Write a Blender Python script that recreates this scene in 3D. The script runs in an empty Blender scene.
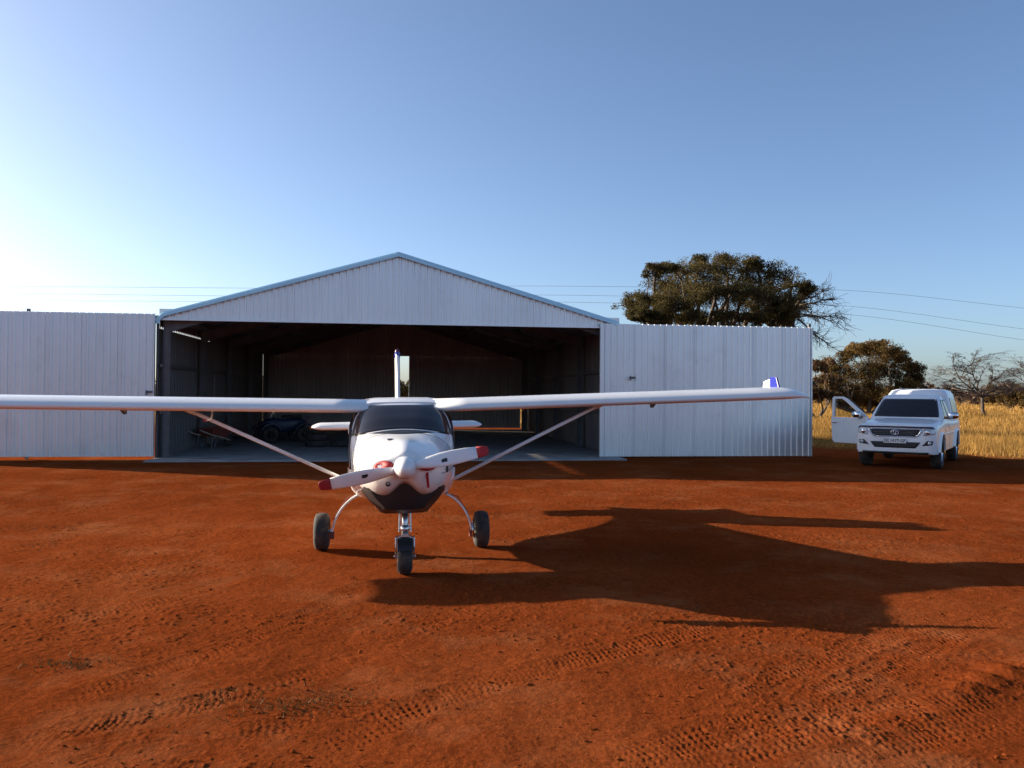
import bpy, bmesh, math, random
import numpy as np
from mathutils import Vector, Matrix
from mathutils.bvhtree import BVHTree
random.seed(7); rng = np.random.default_rng(11)
R = math.radians
sc = bpy.context.scene
COL = sc.collection

# ------------------------------------------------------------------ materials
def nodes(name):
    m = bpy.data.materials.new(name); m.use_nodes = True
    nt = m.node_tree
    return m, nt, nt.nodes['Principled BSDF']

def ramp(nt, fac, stops):
    r = nt.nodes.new('ShaderNodeValToRGB'); e = r.color_ramp.elements
    while len(e) < len(stops): e.new(0.5)
    for el, (p, c) in zip(e, stops):
        el.position = p; el.color = (*c, 1)
    nt.links.new(fac, r.inputs['Fac']); return r.outputs['Color']

def noise(nt, scale, detail=4, rough=.55, vec=None, stretch=None):
    n = nt.nodes.new('ShaderNodeTexNoise')
    n.inputs['Scale'].default_value = scale; n.inputs['Detail'].default_value = detail
    n.inputs['Roughness'].default_value = rough
    tc = nt.nodes.new('ShaderNodeTexCoord'); out = tc.outputs['Object']
    if stretch:
        mp = nt.nodes.new('ShaderNodeMapping'); mp.inputs['Scale'].default_value = stretch
        nt.links.new(out, mp.inputs['Vector']); out = mp.outputs['Vector']
    nt.links.new(out, n.inputs['Vector'])
    return n.outputs['Fac']

def mixc(nt, fac, a, b):
    m = nt.nodes.new('ShaderNodeMix'); m.data_type = 'RGBA'
    for sock, v in ((m.inputs[0], fac), (m.inputs[6], a), (m.inputs[7], b)):
        if hasattr(v, 'links'): nt.links.new(v, sock)
        else: sock.default_value = v if isinstance(v, float) else (*v, 1)
    return m.outputs[2]

def pmat(name, col, rough=.5, metal=0., var=.12, scale=4, bump=0., bscale=60, coat=0., stretch=None, spec=.5, dirt=None):
    m, nt, b = nodes(name)
    lo = tuple(c*(1-var) for c in col); hi = tuple(min(1, c*(1+var)) for c in col)
    c = ramp(nt, noise(nt, scale, stretch=stretch), [(.3, lo), (.7, hi)])
    if dirt:
        f = ramp(nt, noise(nt, dirt[1], 6, .65), [(dirt[2], (0, 0, 0)), (min(1, dirt[2]+.25), (dirt[3],)*3)])
        c = mixc(nt, f, c, dirt[0])
    nt.links.new(c, b.inputs['Base Color'])
    b.inputs['Roughness'].default_value = rough; b.inputs['Metallic'].default_value = metal
    b.inputs['Coat Weight'].default_value = coat; b.inputs['Coat Roughness'].default_value = .06
    b.inputs['Specular IOR Level'].default_value = spec
    if bump:
        bp = nt.nodes.new('ShaderNodeBump'); bp.inputs['Strength'].default_value = bump; bp.inputs['Distance'].default_value = .01
        nt.links.new(noise(nt, bscale, 3), bp.inputs['Height']); nt.links.new(bp.outputs[0], b.inputs['Normal'])
    return m

DUST = (.30, .12, .055)
M = {}
M['gel'] = pmat('white_gelcoat', (.82, .81, .79), .22, coat=.3, var=.02, dirt=((.55, .42, .33), 3, .55, .25))
M['red'] = pmat('red_paint', (.36, .012, .016), .6, var=.1)
M['blue'] = pmat('blue_paint', (.02, .03, .28), .3, var=.05)
M['black'] = pmat('black_moulding', (.018, .018, .02), .45, dirt=(DUST, 6, .6, .25))
M['glass'] = pmat('dark_tinted_glass', (.022, .020, .023), .06, var=.02, spec=.35)
M['rubber'] = pmat('dusty_tyre_rubber', (.03, .028, .027), .85, bump=.3, bscale=90, dirt=((.20, .115, .065), 7, .48, .5))
M['alu'] = pmat('brushed_aluminium', (.72, .72, .72), .35, 1., dirt=(DUST, 9, .6, .3))
M['steel'] = pmat('grey_painted_steel', (.12, .12, .125), .5, var=.2)
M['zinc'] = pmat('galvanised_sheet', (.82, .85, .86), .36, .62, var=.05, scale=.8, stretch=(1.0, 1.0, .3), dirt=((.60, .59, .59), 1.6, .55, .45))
M['zinc_shade'] = pmat('galvanised_sheet_shade', (.36, .32, .31), .5, .5, var=.15, scale=1.2, stretch=(1, 1, .3))  # same galvanised sheet, with the hangar's interior shade put into its colour
M['flash'] = pmat('pale_blue_flashing', (.50, .80, .90), .45, .1, var=.06, scale=1.)
M['conc'] = pmat('worn_concrete', (.30, .29, .28), .8, var=.2, scale=1.5, bump=.2, bscale=30, dirt=((.22, .11, .06), 1.2, .5, .7))
M['car'] = pmat('white_car_paint', (.82, .83, .84), .3, coat=.45, var=.02, dirt=((.45, .28, .19), 2.2, .56, .3))
M['trim'] = pmat('black_trim', (.02, .02, .022), .5)
M['guard'] = pmat('dark_blue_acrylic', (.012, .02, .05), .12, coat=.5)
M['chrome'] = pmat('chrome', (.75, .77, .8), .12, 1., var=.03)
M['lamp'] = pmat('headlamp_lens', (.50, .54, .58), .25, .2, var=.45, scale=16, coat=.5)
M['plate'] = pmat('number_plate', (.75, .75, .72), .4, var=.03)
M['ink'] = pmat('dark_lettering', (.02, .025, .03), .5)
M['cloth'] = pmat('dark_seat_cloth', (.03, .03, .035), .9)
M['bark'] = pmat('grey_brown_bark', (.10, .075, .055), .9, var=.35, scale=6, bump=.5, bscale=25)
M['dead'] = pmat('weathered_dead_wood', (.085, .062, .052), .9, var=.3, scale=6)
M['cable'] = pmat('overhead_wire', (.18, .18, .19), .5)
M['navy'] = pmat('navy_plastic', (.02, .03, .07), .4)
M['rust'] = pmat('faded_red_metal', (.22, .05, .035), .6, var=.3)
M['wood'] = pmat('pale_wood', (.42, .34, .25), .7, var=.2, stretch=(1, 1, 6))
M['amber'] = pmat('red_lens', (.09, .012, .05), .3)
M['stone'] = pmat('soil_clod', (.17, .040, .010), 1., var=.3, scale=9, bump=.5, spec=0.)

def leafmat(name, c1, c2, trans=.3):
    m, nt, b = nodes(name)
    g = nt.nodes.new('ShaderNodeNewGeometry')
    c = ramp(nt, g.outputs['Random Per Island'], [(0, c1), (1, c2)])
    n2 = ramp(nt, noise(nt, .55, 3), [(.35, (.55, .55, .55)), (.65, (1.25, 1.2, 1.1))])
    mm = nt.nodes.new('ShaderNodeMix'); mm.data_type = 'RGBA'; mm.blend_type = 'MULTIPLY'; mm.inputs[0].default_value = 1
    nt.links.new(c, mm.inputs[6]); nt.links.new(n2, mm.inputs[7]); c = mm.outputs[2]
    nt.links.new(c, b.inputs['Base Color']); b.inputs['Roughness'].default_value = .7
    b.inputs['Specular IOR Level'].default_value = .05
    t = nt.nodes.new('ShaderNodeBsdfTranslucent'); nt.links.new(c, t.inputs['Color'])
    mx = nt.nodes.new('ShaderNodeMixShader'); mx.inputs[0].default_value = trans
    nt.links.new(b.outputs[0], mx.inputs[1]); nt.links.new(t.outputs[0], mx.inputs[2])
    nt.links.new(mx.outputs[0], nt.nodes['Material Output'].inputs['Surface'])
    return m
M['leaf_acacia'] = leafmat('acacia_leaf', (.045, .047, .02), (.155, .115, .045))
M['leaf_bush'] = leafmat('thorn_bush_leaf', (.075, .06, .022), (.21, .13, .05))
M['leaf_brown'] = leafmat('brown_scrub_leaf', (.10, .07, .04), (.19, .12, .07))
M['leaf_far'] = leafmat('far_scrub_leaf', (.12, .085, .065), (.19, .13, .095))
M['straw'] = leafmat('dry_grass_blade', (.26, .14, .035), (.60, .37, .12), .35)
M['weed'] = leafmat('dry_weed', (.05, .035, .012), (.17, .10, .04), .15)

def clear_glass():
    m, nt, b = nodes('clear_window_glass')
    t = nt.nodes.new('ShaderNodeBsdfTransparent'); t.inputs['Color'].default_value = (.82, .86, .85, 1)
    gl = nt.nodes.new('ShaderNodeBsdfGlossy'); gl.inputs['Roughness'].default_value = .03
    mx = nt.nodes.new('ShaderNodeMixShader'); mx.inputs[0].default_value = .12
    nt.links.new(t.outputs[0], mx.inputs[1]); nt.links.new(gl.outputs[0], mx.inputs[2])
    nt.links.new(mx.outputs[0], nt.nodes['Material Output'].inputs['Surface'])
    return m
M['clear'] = clear_glass()

# ------------------------------------------------------------------ helpers
def tag(o, label=None, cat=None, group=None, kind=None):
    for k, v in (('label', label), ('category', cat), ('group', group), ('kind', kind)):
        if v: o[k] = v
    return o

def empty(name, loc, rz=0, **kw):
    o = bpy.data.objects.new(name, None); COL.objects.link(o)
    o.location = loc; o.rotation_euler = (0, 0, rz); o.empty_display_size = .2
    return tag(o, **kw)

def link_mesh(name, me, m, parent=None, smooth=False):
    for x in (m if isinstance(m, (list, tuple)) else [m]): me.materials.append(x)
    if smooth:
        me.polygons.foreach_set('use_smooth', [True]*len(me.polygons))
    o = bpy.data.objects.new(name, me); COL.objects.link(o)
    if parent is not None: o.parent = parent
    return o

def pieces(name, boxes, m, parent, **k):
    return [MB().box(*b).build(name, m, parent, **k) for b in boxes]

class MB:
    def __init__(s, f=None): s.v = []; s.f = []; s.fn = f
    def add(s, vs, fs):
        n = len(s.v); s.v += [tuple(p) for p in vs]; s.f += [tuple(i+n for i in q) for q in fs]; return s
    def box(s, c, d, rot=None):
        vs = []
        for z in (-.5, .5):
            for y in (-.5, .5):
                for x in (-.5, .5):
                    p = Vector((x*d[0], y*d[1], z*d[2]))
                    if rot is not None: p = rot @ p
                    vs.append(p + Vector(c))
        return s.add(vs, [(0, 2, 3, 1), (4, 5, 7, 6), (0, 1, 5, 4), (2, 6, 7, 3), (0, 4, 6, 2), (1, 3, 7, 5)])
    def loft(s, rings, caps=True, closed=True):
        n = len(rings[0]); vs = [p for r in rings for p in r]; fs = []
        for i in range(len(rings)-1):
            for j in range(n if closed else n-1):
                k = (j+1) % n
                fs.append((i*n+j, i*n+k, (i+1)*n+k, (i+1)*n+j))
        if caps and closed:
            fs.append(tuple(range(n-1, -1, -1))); fs.append(tuple((len(rings)-1)*n+j for j in range(n)))
        return s.add(vs, fs)
    def tube(s, path, r, seg=8, squash=1.):
        path = [Vector(p) for p in path]; rs = r if isinstance(r, (list, tuple)) else [r]*len(path)
        rings = []; up = None
        for i, p in enumerate(path):
            t = (path[min(i+1, len(path)-1)] - path[max(i-1, 0)]).normalized()
            if up is None:
                up = Vector((0, 0, 1)) if abs(t.z) < .9 else Vector((1, 0, 0))
            a = t.cross(up).normalized(); b = a.cross(t).normalized(); up = b
            rings.append([p + (a*math.cos(2*math.pi*k/seg) + b*math.sin(2*math.pi*k/seg)*squash)*rs[i] for k in range(seg)])
        return s.loft(rings)
    def lathe(s, prof, c=(0, 0, 0), axis='x', seg=40, closed=True):
        rings = []
        for k in range(seg):
            a = 2*math.pi*k/seg; ring = []
            for (x, r) in prof:
                p = (x, r*math.cos(a), r*math.sin(a)) if axis == 'x' else ((r*math.cos(a), x, r*math.sin(a)) if axis == 'y' else (r*math.cos(a), r*math.sin(a), x))
                ring.append((p[0]+c[0], p[1]+c[1], p[2]+c[2]))
            rings.append(ring)
        n = len(prof); vs = [p for r in rings for p in r]; fs = []
        for i in range(seg):
            for j in range(n-1):
                a, b = i*n+j, ((i+1) % seg)*n+j
                fs.append((a, a+1, b+1, b))
        return s.add(vs, fs)
    def prism(s, poly, lo, hi, axes='xz'):
        """outline in a plane, extruded between lo and hi along the third axis"""
        def P(p, t):
            return {'xz': (p[0], t, p[1]), 'yz': (t, p[0], p[1]), 'xy': (p[0], p[1], t)}[axes]
        n = len(poly)
        vs = [P(p, lo) for p in poly] + [P(p, hi) for p in poly]
        fs = [tuple(range(n)), tuple(range(2*n-1, n-1, -1))] + [(i, i+n, (i+1) % n+n, (i+1) % n) for i in range(n)]
        return s.add(vs, fs)
    def build(s, name, m, parent=None, smooth=False, bevel=0., auto=None, fn=None):
        fn = fn or s.fn
        vs = [fn(p) for p in s.v] if fn else s.v
        me = bpy.data.meshes.new(name); me.from_pydata([tuple(p) for p in vs], [], s.f)
        bm = bmesh.new(); bm.from_mesh(me); bmesh.ops.recalc_face_normals(bm, faces=bm.faces)
        bm.to_mesh(me); bm.free()
        o = link_mesh(name, me, m, parent, smooth or auto is not None)
        if bevel:
            b = o.modifiers.new('bevel', 'BEVEL'); b.width = bevel; b.segments = 2; b.limit_method = 'ANGLE'; b.angle_limit = R(40)
        if auto is not None:
            me.set_sharp_from_angle(angle=R(auto))
        return o

def pchip(xs, ys):
    xs = np.array(xs, float); ys = np.array(ys, float); h = np.diff(xs); d = np.diff(ys)/h
    m = np.zeros_like(ys); m[0] = d[0]; m[-1] = d[-1]
    for i in range(1, len(xs)-1):
        if d[i-1]*d[i] > 0:
            w1, w2 = 2*h[i]+h[i-1], h[i]+2*h[i-1]; m[i] = (w1+w2)/(w1/d[i-1]+w2/d[i])
    def f(x):
        x = min(max(x, xs[0]), xs[-1]); i = min(int(np.searchsorted(xs, x, 'right'))-1, len(xs)-2); i = max(i, 0)
        t = (x-xs[i])/h[i]
        return float((2*t**3-3*t**2+1)*ys[i]+(t**3-2*t**2+t)*h[i]*m[i]+(-2*t**3+3*t**2)*ys[i+1]+(t**3-t**2)*h[i]*m[i+1])
    return f

def bvh_of(o):
    return BVHTree.FromPolygons([v.co.copy() for v in o.data.vertices], [tuple(p.vertices) for p in o.data.polygons])

def patch(bvh, corners, nu, nv, origin, direction, off=.004, thick=.012, round_=0., bow=0.):
    """a curved plate laid on a body: corners are four (p,q) pairs (bottom-left, bottom-right, top-right, top-left); origin(p,q)->3D start"""
    d = Vector(direction).normalized(); mb = MB(); front = []; back = []
    for j in range(nv+1):
        t = j/nv
        for i in range(nu+1):
            u = i/nu
            uu, tt = u, t
            if round_:                                   # pull the corners in to round them off
                cu, ct = 2*u-1, 2*t-1
                uu = .5+.5*cu*math.sqrt(max(0, 1-round_*ct*ct/2)); tt = .5+.5*ct*math.sqrt(max(0, 1-round_*cu*cu/2))
            a, b, c, e = corners
            p = (1-tt)*((1-uu)*a[0]+uu*b[0])+tt*((1-uu)*e[0]+uu*c[0])
            q = (1-tt)*((1-uu)*a[1]+uu*b[1])+tt*((1-uu)*e[1]+uu*c[1])
            q += bow*(1-(2*u-1)**2)*(1-t)
            o = Vector(origin(p, q)); hit = bvh.ray_cast(o, d)
            h = hit[0] if hit[0] is not None else (front[-1] + d*off if front else o + d*1.)
            front.append(h - d*off); back.append(h + d*thick)
    n = len(front); w = nu+1; fs = []
    for j in range(nv):
        for i in range(nu):
            k = j*w+i
            fs.append((k, k+1, k+w+1, k+w)); fs.append((n+k, n+k+w, n+k+w+1, n+k+1))
    rim = [i for i in range(w)] + [j*w+nu for j in range(1, nv+1)] + [nv*w+i for i in range(nu-1, -1, -1)] + [j*w for j in range(nv-1, 0, -1)]
    for a, b in zip(rim, rim[1:]+rim[:1]): fs.append((a, n+a, n+b, b))
    return mb.add(front+back, fs)

def text_mesh(s, size, depth=.002, bold=0.):
    c = bpy.data.curves.new('t', 'FONT'); c.body = s; c.size = size; c.extrude = depth; c.align_x = 'CENTER'; c.align_y = 'CENTER'; c.offset = bold
    o = bpy.data.objects.new('t', c); COL.objects.link(o)
    me = bpy.data.meshes.new_from_object(o.evaluated_get(bpy.context.evaluated_depsgraph_get()))
    bpy.data.objects.remove(o); bpy.data.curves.remove(c); return me

# ------------------------------------------------------------------ camera
YH, F, RC, H = 393.231, 825.961, .412, 1.75
cam_d = bpy.data.cameras.new('camera'); cam = bpy.data.objects.new('camera', cam_d); COL.objects.link(cam)
cam_d.sensor_width = 36; cam_d.lens = F/1024*36; cam_d.clip_start = .05; cam_d.clip_end = 6000
cam.matrix_world = Matrix.Translation((0, 0, H)) @ Matrix.Rotation(R(90)+math.atan((YH-384)/F), 4, 'X') @ Matrix.Rotation(R(RC), 4, 'Z')
sc.camera = cam
def at(x, y, d):
    dx, dy = x-512, y-384; c, s = math.cos(R(RC)), math.sin(R(RC))
    X = dx*c+dy*s; Y = -dx*s+dy*c+384
    return Vector((X/F*d, d, H-(Y-YH)/F*d))
def on_ground(x, y):
    dx, dy = x-512, y-384; c, s = math.cos(R(RC)), math.sin(R(RC))
    X = dx*c+dy*s; Y = -dx*s+dy*c+384
    d = H*F/(Y-YH); return (X/F*d, d)

# ------------------------------------------------------------------ light
SUN = Vector((-3.128, 1.036, 1)).normalized()
ELEV = math.asin(SUN.z); AZ = math.atan2(SUN.x, SUN.y)
w = bpy.data.worlds.new('World'); sc.world = w; w.use_nodes = True; nt = w.node_tree
sky = nt.nodes.new('ShaderNodeTexSky'); sky.sky_type = 'NISHITA'; sky.sun_disc = False
sky.sun_elevation = ELEV; sky.sun_rotation = AZ; sky.altitude = 1200; sky.air_density = .8; sky.dust_density = 4.0; sky.ozone_density = 2.6
bg = nt.nodes['Background']; nt.links.new(sky.outputs[0], bg.inputs['Color']); bg.inputs['Strength'].default_value = .096
sl = bpy.data.lights.new('sun', 'SUN'); sl.energy = 5.0; sl.angle = R(.5); sl.color = (1, .86, .68)
so = bpy.data.objects.new('sun', sl); COL.objects.link(so); so.rotation_euler = SUN.to_track_quat('Z', 'Y').to_euler(); so.location = (-40, 14, 20)
sc.view_settings.view_transform = 'Standard'; sc.view_settings.look = 'None'; sc.view_settings.exposure = 1.18; sc.view_settings.gamma = 1
sc.cycles.max_bounces = 6; sc.cycles.diffuse_bounces = 3; sc.cycles.transparent_max_bounces = 8

# ------------------------------------------------------------------ ground sheet
HX, HY, HYAW = -9.078, 21.046, R(7.851)             # front left corner of the hangar
hc, hs = math.cos(HYAW), math.sin(HYAW)
def hloc(x, y):                                       # world -> hangar local
    dx, dy = x-HX, y-HY; return dx*hc+dy*hs, -dx*hs+dy*hc

def vnoise(x, y, seed):
    xi = np.floor(x).astype(np.int64); yi = np.floor(y).astype(np.int64); fx = x-xi; fy = y-yi
    fx = fx*fx*(3-2*fx); fy = fy*fy*(3-2*fy)
    def hsh(a, b):
        n = (a*374761393 + b*668265263 + seed*974634777) & 0xffffffff
        n = ((n ^ (n >> 13))*1274126177) & 0xffffffff
        return ((n ^ (n >> 16)) & 0xffff)/65535.
    return (hsh(xi, yi)*(1-fx)+hsh(xi+1, yi)*fx)*(1-fy)+(hsh(xi, yi+1)*(1-fx)+hsh(xi+1, yi+1)*fx)*fy
def fbm(x, y, seed, oct=4, gain=.5):
    s = 0; a = 1; t = 0
    for o in range(oct):
        s = s+a*vnoise(x*2**o+17.3*o, y*2**o-9.1*o, seed+o); t += a; a *= gain
    return s/t-.5

TRACKS = [  # pixel polylines read off the photo, turned into ground paths; half width, depth
    ([(20, 722), (100, 690), (215, 652), (310, 612), (370, 582), (430, 556), (500, 530)], .10, .016),
    ([(-40, 640), (60, 622), (165, 600), (230, 580), (290, 556), (340, 535)], .10, .012),
    ([(-30, 765), (20, 742), (165, 712), (260, 690), (330, 668), (420, 636)], .10, .014),
    ([(260, 790), (395, 717), (510, 677), (600, 655), (680, 635), (760, 610)], .11, .017),
    ([(560, 800), (622, 765), (730, 725), (830, 710), (900, 690)], .11, .016),
    ([(760, 720), (857, 682), (942, 640), (1060, 600)], .11, .018),
    ([(700, 700), (790, 668), (890, 635), (1000, 606)], .11, .014),
    ([(640, 775), (760, 742), (870, 716), (1050, 690)],   .13, .013),
    ([(760, 790), (880, 745), (1060, 712)], .13, .013),
    ([(0, 560), (140, 545), (260, 520), (420, 498), (640, 490)], .10, .010),
    ([(120, 760), (240, 735), (360, 705), (430, 690)], .10, .010),
    ([(560, 500), (700, 503), (900, 498), (1050, 500)], .12, .012),
]
def resample(pts, step):
    P = [Vector((*p, 0)) for p in pts]; out = []
    for i in range(len(P)-1):
        p0 = P[max(i-1, 0)]; p1 = P[i]; p2 = P[i+1]; p3 = P[min(i+2, len(P)-1)]
        n = max(2, int((p2-p1).length/step))
        for k in range(n):
            t = k/n
            out.append(.5*((2*p1)+(p2-p0)*t+(2*p0-5*p1+4*p2-p3)*t*t+(3*p1-p0-3*p2+p3)*t**3))
    out.append(P[-1]); return np.array([(p.x, p.y) for p in out])

def smooth(a, b, x):
    t = np.clip((x-a)/(b-a), 0, 1); return t*t*(3-2*t)

def grass_mask(x, y):
    edge = 29.5 - 8.0*smooth(11, 17, x) + 2.5*fbm(x*.25, y*.25, 91, 3)
    right = smooth(edge-4.5, edge+3.5, y)*smooth(8.5, 11.5, x)
    back = smooth(41, 44, y)
    left = smooth(-17, -20, x)*smooth(22, 26, y)
    return np.clip(np.maximum(np.maximum(right, back), left), 0, 1)

def ground_height(x, y, detail=True):
    h = .05*fbm(x*.22, y*.22, 3, 3) + .022*fbm(x*1.1, y*1.1, 5, 3)
    r = np.hypot(x, y)
    near = 1-smooth(16, 30, r)
    if detail:
        f = fbm(x*5, y*5, 21, 5, .6); h = h + near*.017*f
        rough = smooth(-.06, .14, fbm(x*.5, y*.8, 33, 3))
        c = fbm(x*24, y*24, 41, 3, .65)
        h = h + near*(.009*rough+.003)*np.maximum(0, c-.03)*4*.6
        wv = x*.75+y*.25 + .4*fbm(x*.6, y*.6, 55, 2)
        h = h + near*.0035*np.sin(wv*9.)*smooth(-.1, .15, fbm(x*.35, y*.35, 57, 2))
        for ti, (pp, hw, dep) in enumerate(TRACKS):
            path = resample([on_ground(*p) for p in pp], .25)
            box = (x > path[:, 0].min()-.5) & (x < path[:, 0].max()+.5) & (y > path[:, 1].min()-.5) & (y < path[:, 1].max()+.5)
            idx = np.nonzero(box)[0]
            if not len(idx): continue
            px, py = x[idx], y[idx]; bd = np.full(len(idx), 9.); bl = np.zeros(len(idx)); bs = np.zeros(len(idx)); acc = 0
            for a, b in zip(path[:-1], path[1:]):
                dx, dy = b-a; L = math.hypot(dx, dy)
                if L < 1e-6: continue
                t = np.clip(((px-a[0])*dx+(py-a[1])*dy)/L/L, 0, 1)
                ex, ey = px-a[0]-t*dx, py-a[1]-t*dy; dd = np.hypot(ex, ey); sel = dd < bd
                bd[sel] = dd[sel]; bl[sel] = ((ex*dy-ey*dx)/L)[sel]; bs[sel] = (acc+t*L)[sel]; acc += L
            ends = smooth(0, .8, bs)*smooth(0, .8, acc-bs)*(.55+.9*(.5+fbm(px*.9, py*.9, 70+ti, 2)))
            hw = hw*1.25; m = np.exp(-(bl/hw)**6)
            row = np.floor((bl+hw)/(2*hw/5.))                     # five rows of blocks, staggered
            bs = bs + .09*fbm(px*4, py*4, 190+ti, 3)
            tread = np.sin(2*math.pi*(bs/.046+.5*(row % 2)+np.abs(bl)*2.))*(.4+.6*np.abs(np.cos(math.pi*(bl+hw)/(2*hw/5.))))
            dh = -dep*.35*m + m*dep*.50*np.clip(tread*1.5, -.8, .8) + dep*.30*np.exp(-((np.abs(bl)-hw*1.2)/.03)**2)
            dh = dh*(.35+1.1*np.clip(.5+1.6*fbm(px*14, py*14, 210+ti, 2), 0, 1))
            h[idx] += dh*ends*.44*(.72+.4*smooth(-.15,.2,fbm(px*5, py*5, 150+ti, 3)))*(.65+.45*smooth(-.2,.2,fbm(px*2.2, py*2.2, 170+ti, 2)))
    # graded ridge of loose soil at the lower right
    rp = resample([on_ground(*p) for p in [(640, 775), (760, 745), (860, 729), (934, 707), (982, 681), (1040, 668), (1120, 655)]], .2)
    sel = np.nonzero((r < 9) & (x > -.5))[0]
    if len(sel):
        px, py = x[sel], y[sel]
        D = np.full(len(sel), 9.)
        S = np.zeros(len(sel))
        for i, a in enumerate(rp):
            q = np.hypot(px-a[0], py-a[1]); s_ = q < D; D[s_] = q[s_]; S[s_] = i/len(rp)
        wob = .75+.9*fbm(px*3, py*3, 83, 3)
        h[sel] += .055*np.exp(-(D/.14)**2)*smooth(.05, .75, S)*wob
    flat = np.zeros_like(h)
    for (cx, cy, rad) in ((-2.08, 9.16, .45), (-.35, 9.42, .45), (-1.03, 7.97, .45), (9.1, 20.95, .8), (10.3, 20.1, .8), (10.8, 23.5, .9), (12.1, 22.7, .9)):
        flat = np.maximum(flat, 1-smooth(rad*.35, rad, np.hypot(x-cx, y-cy)))
    u, v = hloc(x, y)
    flat = np.maximum(flat, smooth(-8.5, -7, u)*(1-smooth(19.5, 21, u))*smooth(-2.2, -1.0, v)*(1-smooth(18, 20, v)))
    far = .6*fbm(x*.02, y*.02, 9, 3)*smooth(60, 200, r)
    return h*(1-flat)+far*(1-flat)

def make_ground():
    rr = np.concatenate([[.4, .9, 1.5, 2.2, 2.8, 3.2], np.geomspace(3.5, 24, 1150), np.geomspace(24.4, 150, 170), np.geomspace(160, 4500, 40)])
    th = np.concatenate([np.linspace(-46, 46, 1350), np.linspace(50, 310, 90)])           # degrees from +Y
    T, RR = np.meshgrid(np.radians(th), rr)
    x = (RR*np.sin(T)).ravel(); y = (RR*np.cos(T)).ravel()
    z = ground_height(x, y)
    nr, ntn = RR.shape
    i = np.arange(nr-1)[:, None]*ntn; j = np.arange(ntn)[None, :]; k = (j+1) % ntn
    q = np.stack([i+j, i+k, i+ntn+k, i+ntn+j], -1).reshape(-1, 4)[:, ::-1]
    verts = np.column_stack([x, y, z]); c = len(verts)
    verts = np.vstack([verts, [[0, 0, 0]]])
    tri = np.stack([np.arange(ntn), np.full(ntn, c), (np.arange(ntn)+1) % ntn], -1)[:, ::-1]
    me = bpy.data.meshes.new('ground')
    me.vertices.add(len(verts)); me.vertices.foreach_set('co', verts.astype(np.float32).ravel())
    loops = np.concatenate([q.ravel(), tri.ravel()]); me.loops.add(len(loops)); me.loops.foreach_set('vertex_index', loops.astype(np.int32))
    tot = np.concatenate([np.full(len(q), 4), np.full(len(tri), 3)]); st = np.concatenate([[0], np.cumsum(tot)[:-1]])
    me.polygons.add(len(tot)); me.polygons.foreach_set('loop_start', st.astype(np.int32)); me.polygons.foreach_set('loop_total', tot.astype(np.int32))
    me.polygons.foreach_set('use_smooth', np.ones(len(tot), bool))
    a = me.attributes.new('grass', 'FLOAT', 'POINT'); a.data.foreach_set('value', grass_mask(verts[:, 0], verts[:, 1]).astype(np.float32))
    me.update(); me.validate()
    m, nt, b = nodes('red_soil')
    base = ramp(nt, noise(nt, .35, 6, .6), [(.25, (.140, .029, .007)), (.5, (.19, .041, .0105)), (.75, (.24, .062, .018))])
    fine = ramp(nt, noise(nt, 22, 6, .72), [(.3, (.5, .46, .44)), (.55, (1, 1, 1)), (.8, (1.2, 1.18, 1.15))])
    mm = nt.nodes.new('ShaderNodeMix'); mm.data_type = 'RGBA'; mm.blend_type = 'MULTIPLY'; mm.inputs[0].default_value = .8
    nt.links.new(base, mm.inputs[6]); nt.links.new(fine, mm.inputs[7]); c = mm.outputs[2]
    pale = ramp(nt, noise(nt, .8, 5, .7), [(.50, (0, 0, 0)), (.74, (.6, .6, .6))])
    c = mixc(nt, pale, c, (.265, .098, .040))
    dk = ramp(nt, noise(nt, 2.6, 6, .7), [(.58, (0, 0, 0)), (.75, (.6, .6, .6))])
    c = mixc(nt, dk, c, (.09, .019, .006))
    at_ = nt.nodes.new('ShaderNodeAttribute'); at_.attribute_name = 'grass'
    gcol = ramp(nt, noise(nt, 1.3, 5, .65), [(.3, (.15, .065, .02)), (.5, (.28, .15, .042)), (.7, (.36, .21, .065))])
    c = mixc(nt, at_.outputs['Fac'], c, gcol)
    nt.links.new(c, b.inputs['Base Color']); b.inputs['Roughness'].default_value = 1.; b.inputs['Specular IOR Level'].default_value = .0
    bp = nt.nodes.new('ShaderNodeBump'); bp.inputs['Strength'].default_value = .9; bp.inputs['Distance'].default_value = .014
    nt.links.new(noise(nt, 42, 6, .75), bp.inputs['Height']); nt.links.new(bp.outputs[0], b.inputs['Normal'])
    return tag(link_mesh('ground', me, m), kind='structure')
make_ground()

def mass_mesh(name, verts, faces_n, m, parent=None):
    """verts (N*k,3) array, consecutive k-gons"""
    k = faces_n; n = len(verts)//k
    me = bpy.data.meshes.new(name); me.vertices.add(len(verts)); me.vertices.foreach_set('co', np.asarray(verts, np.float32).ravel())
    me.loops.add(n*k); me.loops.foreach_set('vertex_index', np.arange(n*k, dtype=np.int32))
    me.polygons.add(n); me.polygons.foreach_set('loop_start', np.arange(0, n*k, k, dtype=np.int32)); me.polygons.foreach_set('loop_total', np.full(n, k, np.int32))
    me.update(); me.validate()
    return link_mesh(name, me, m, parent)

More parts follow.
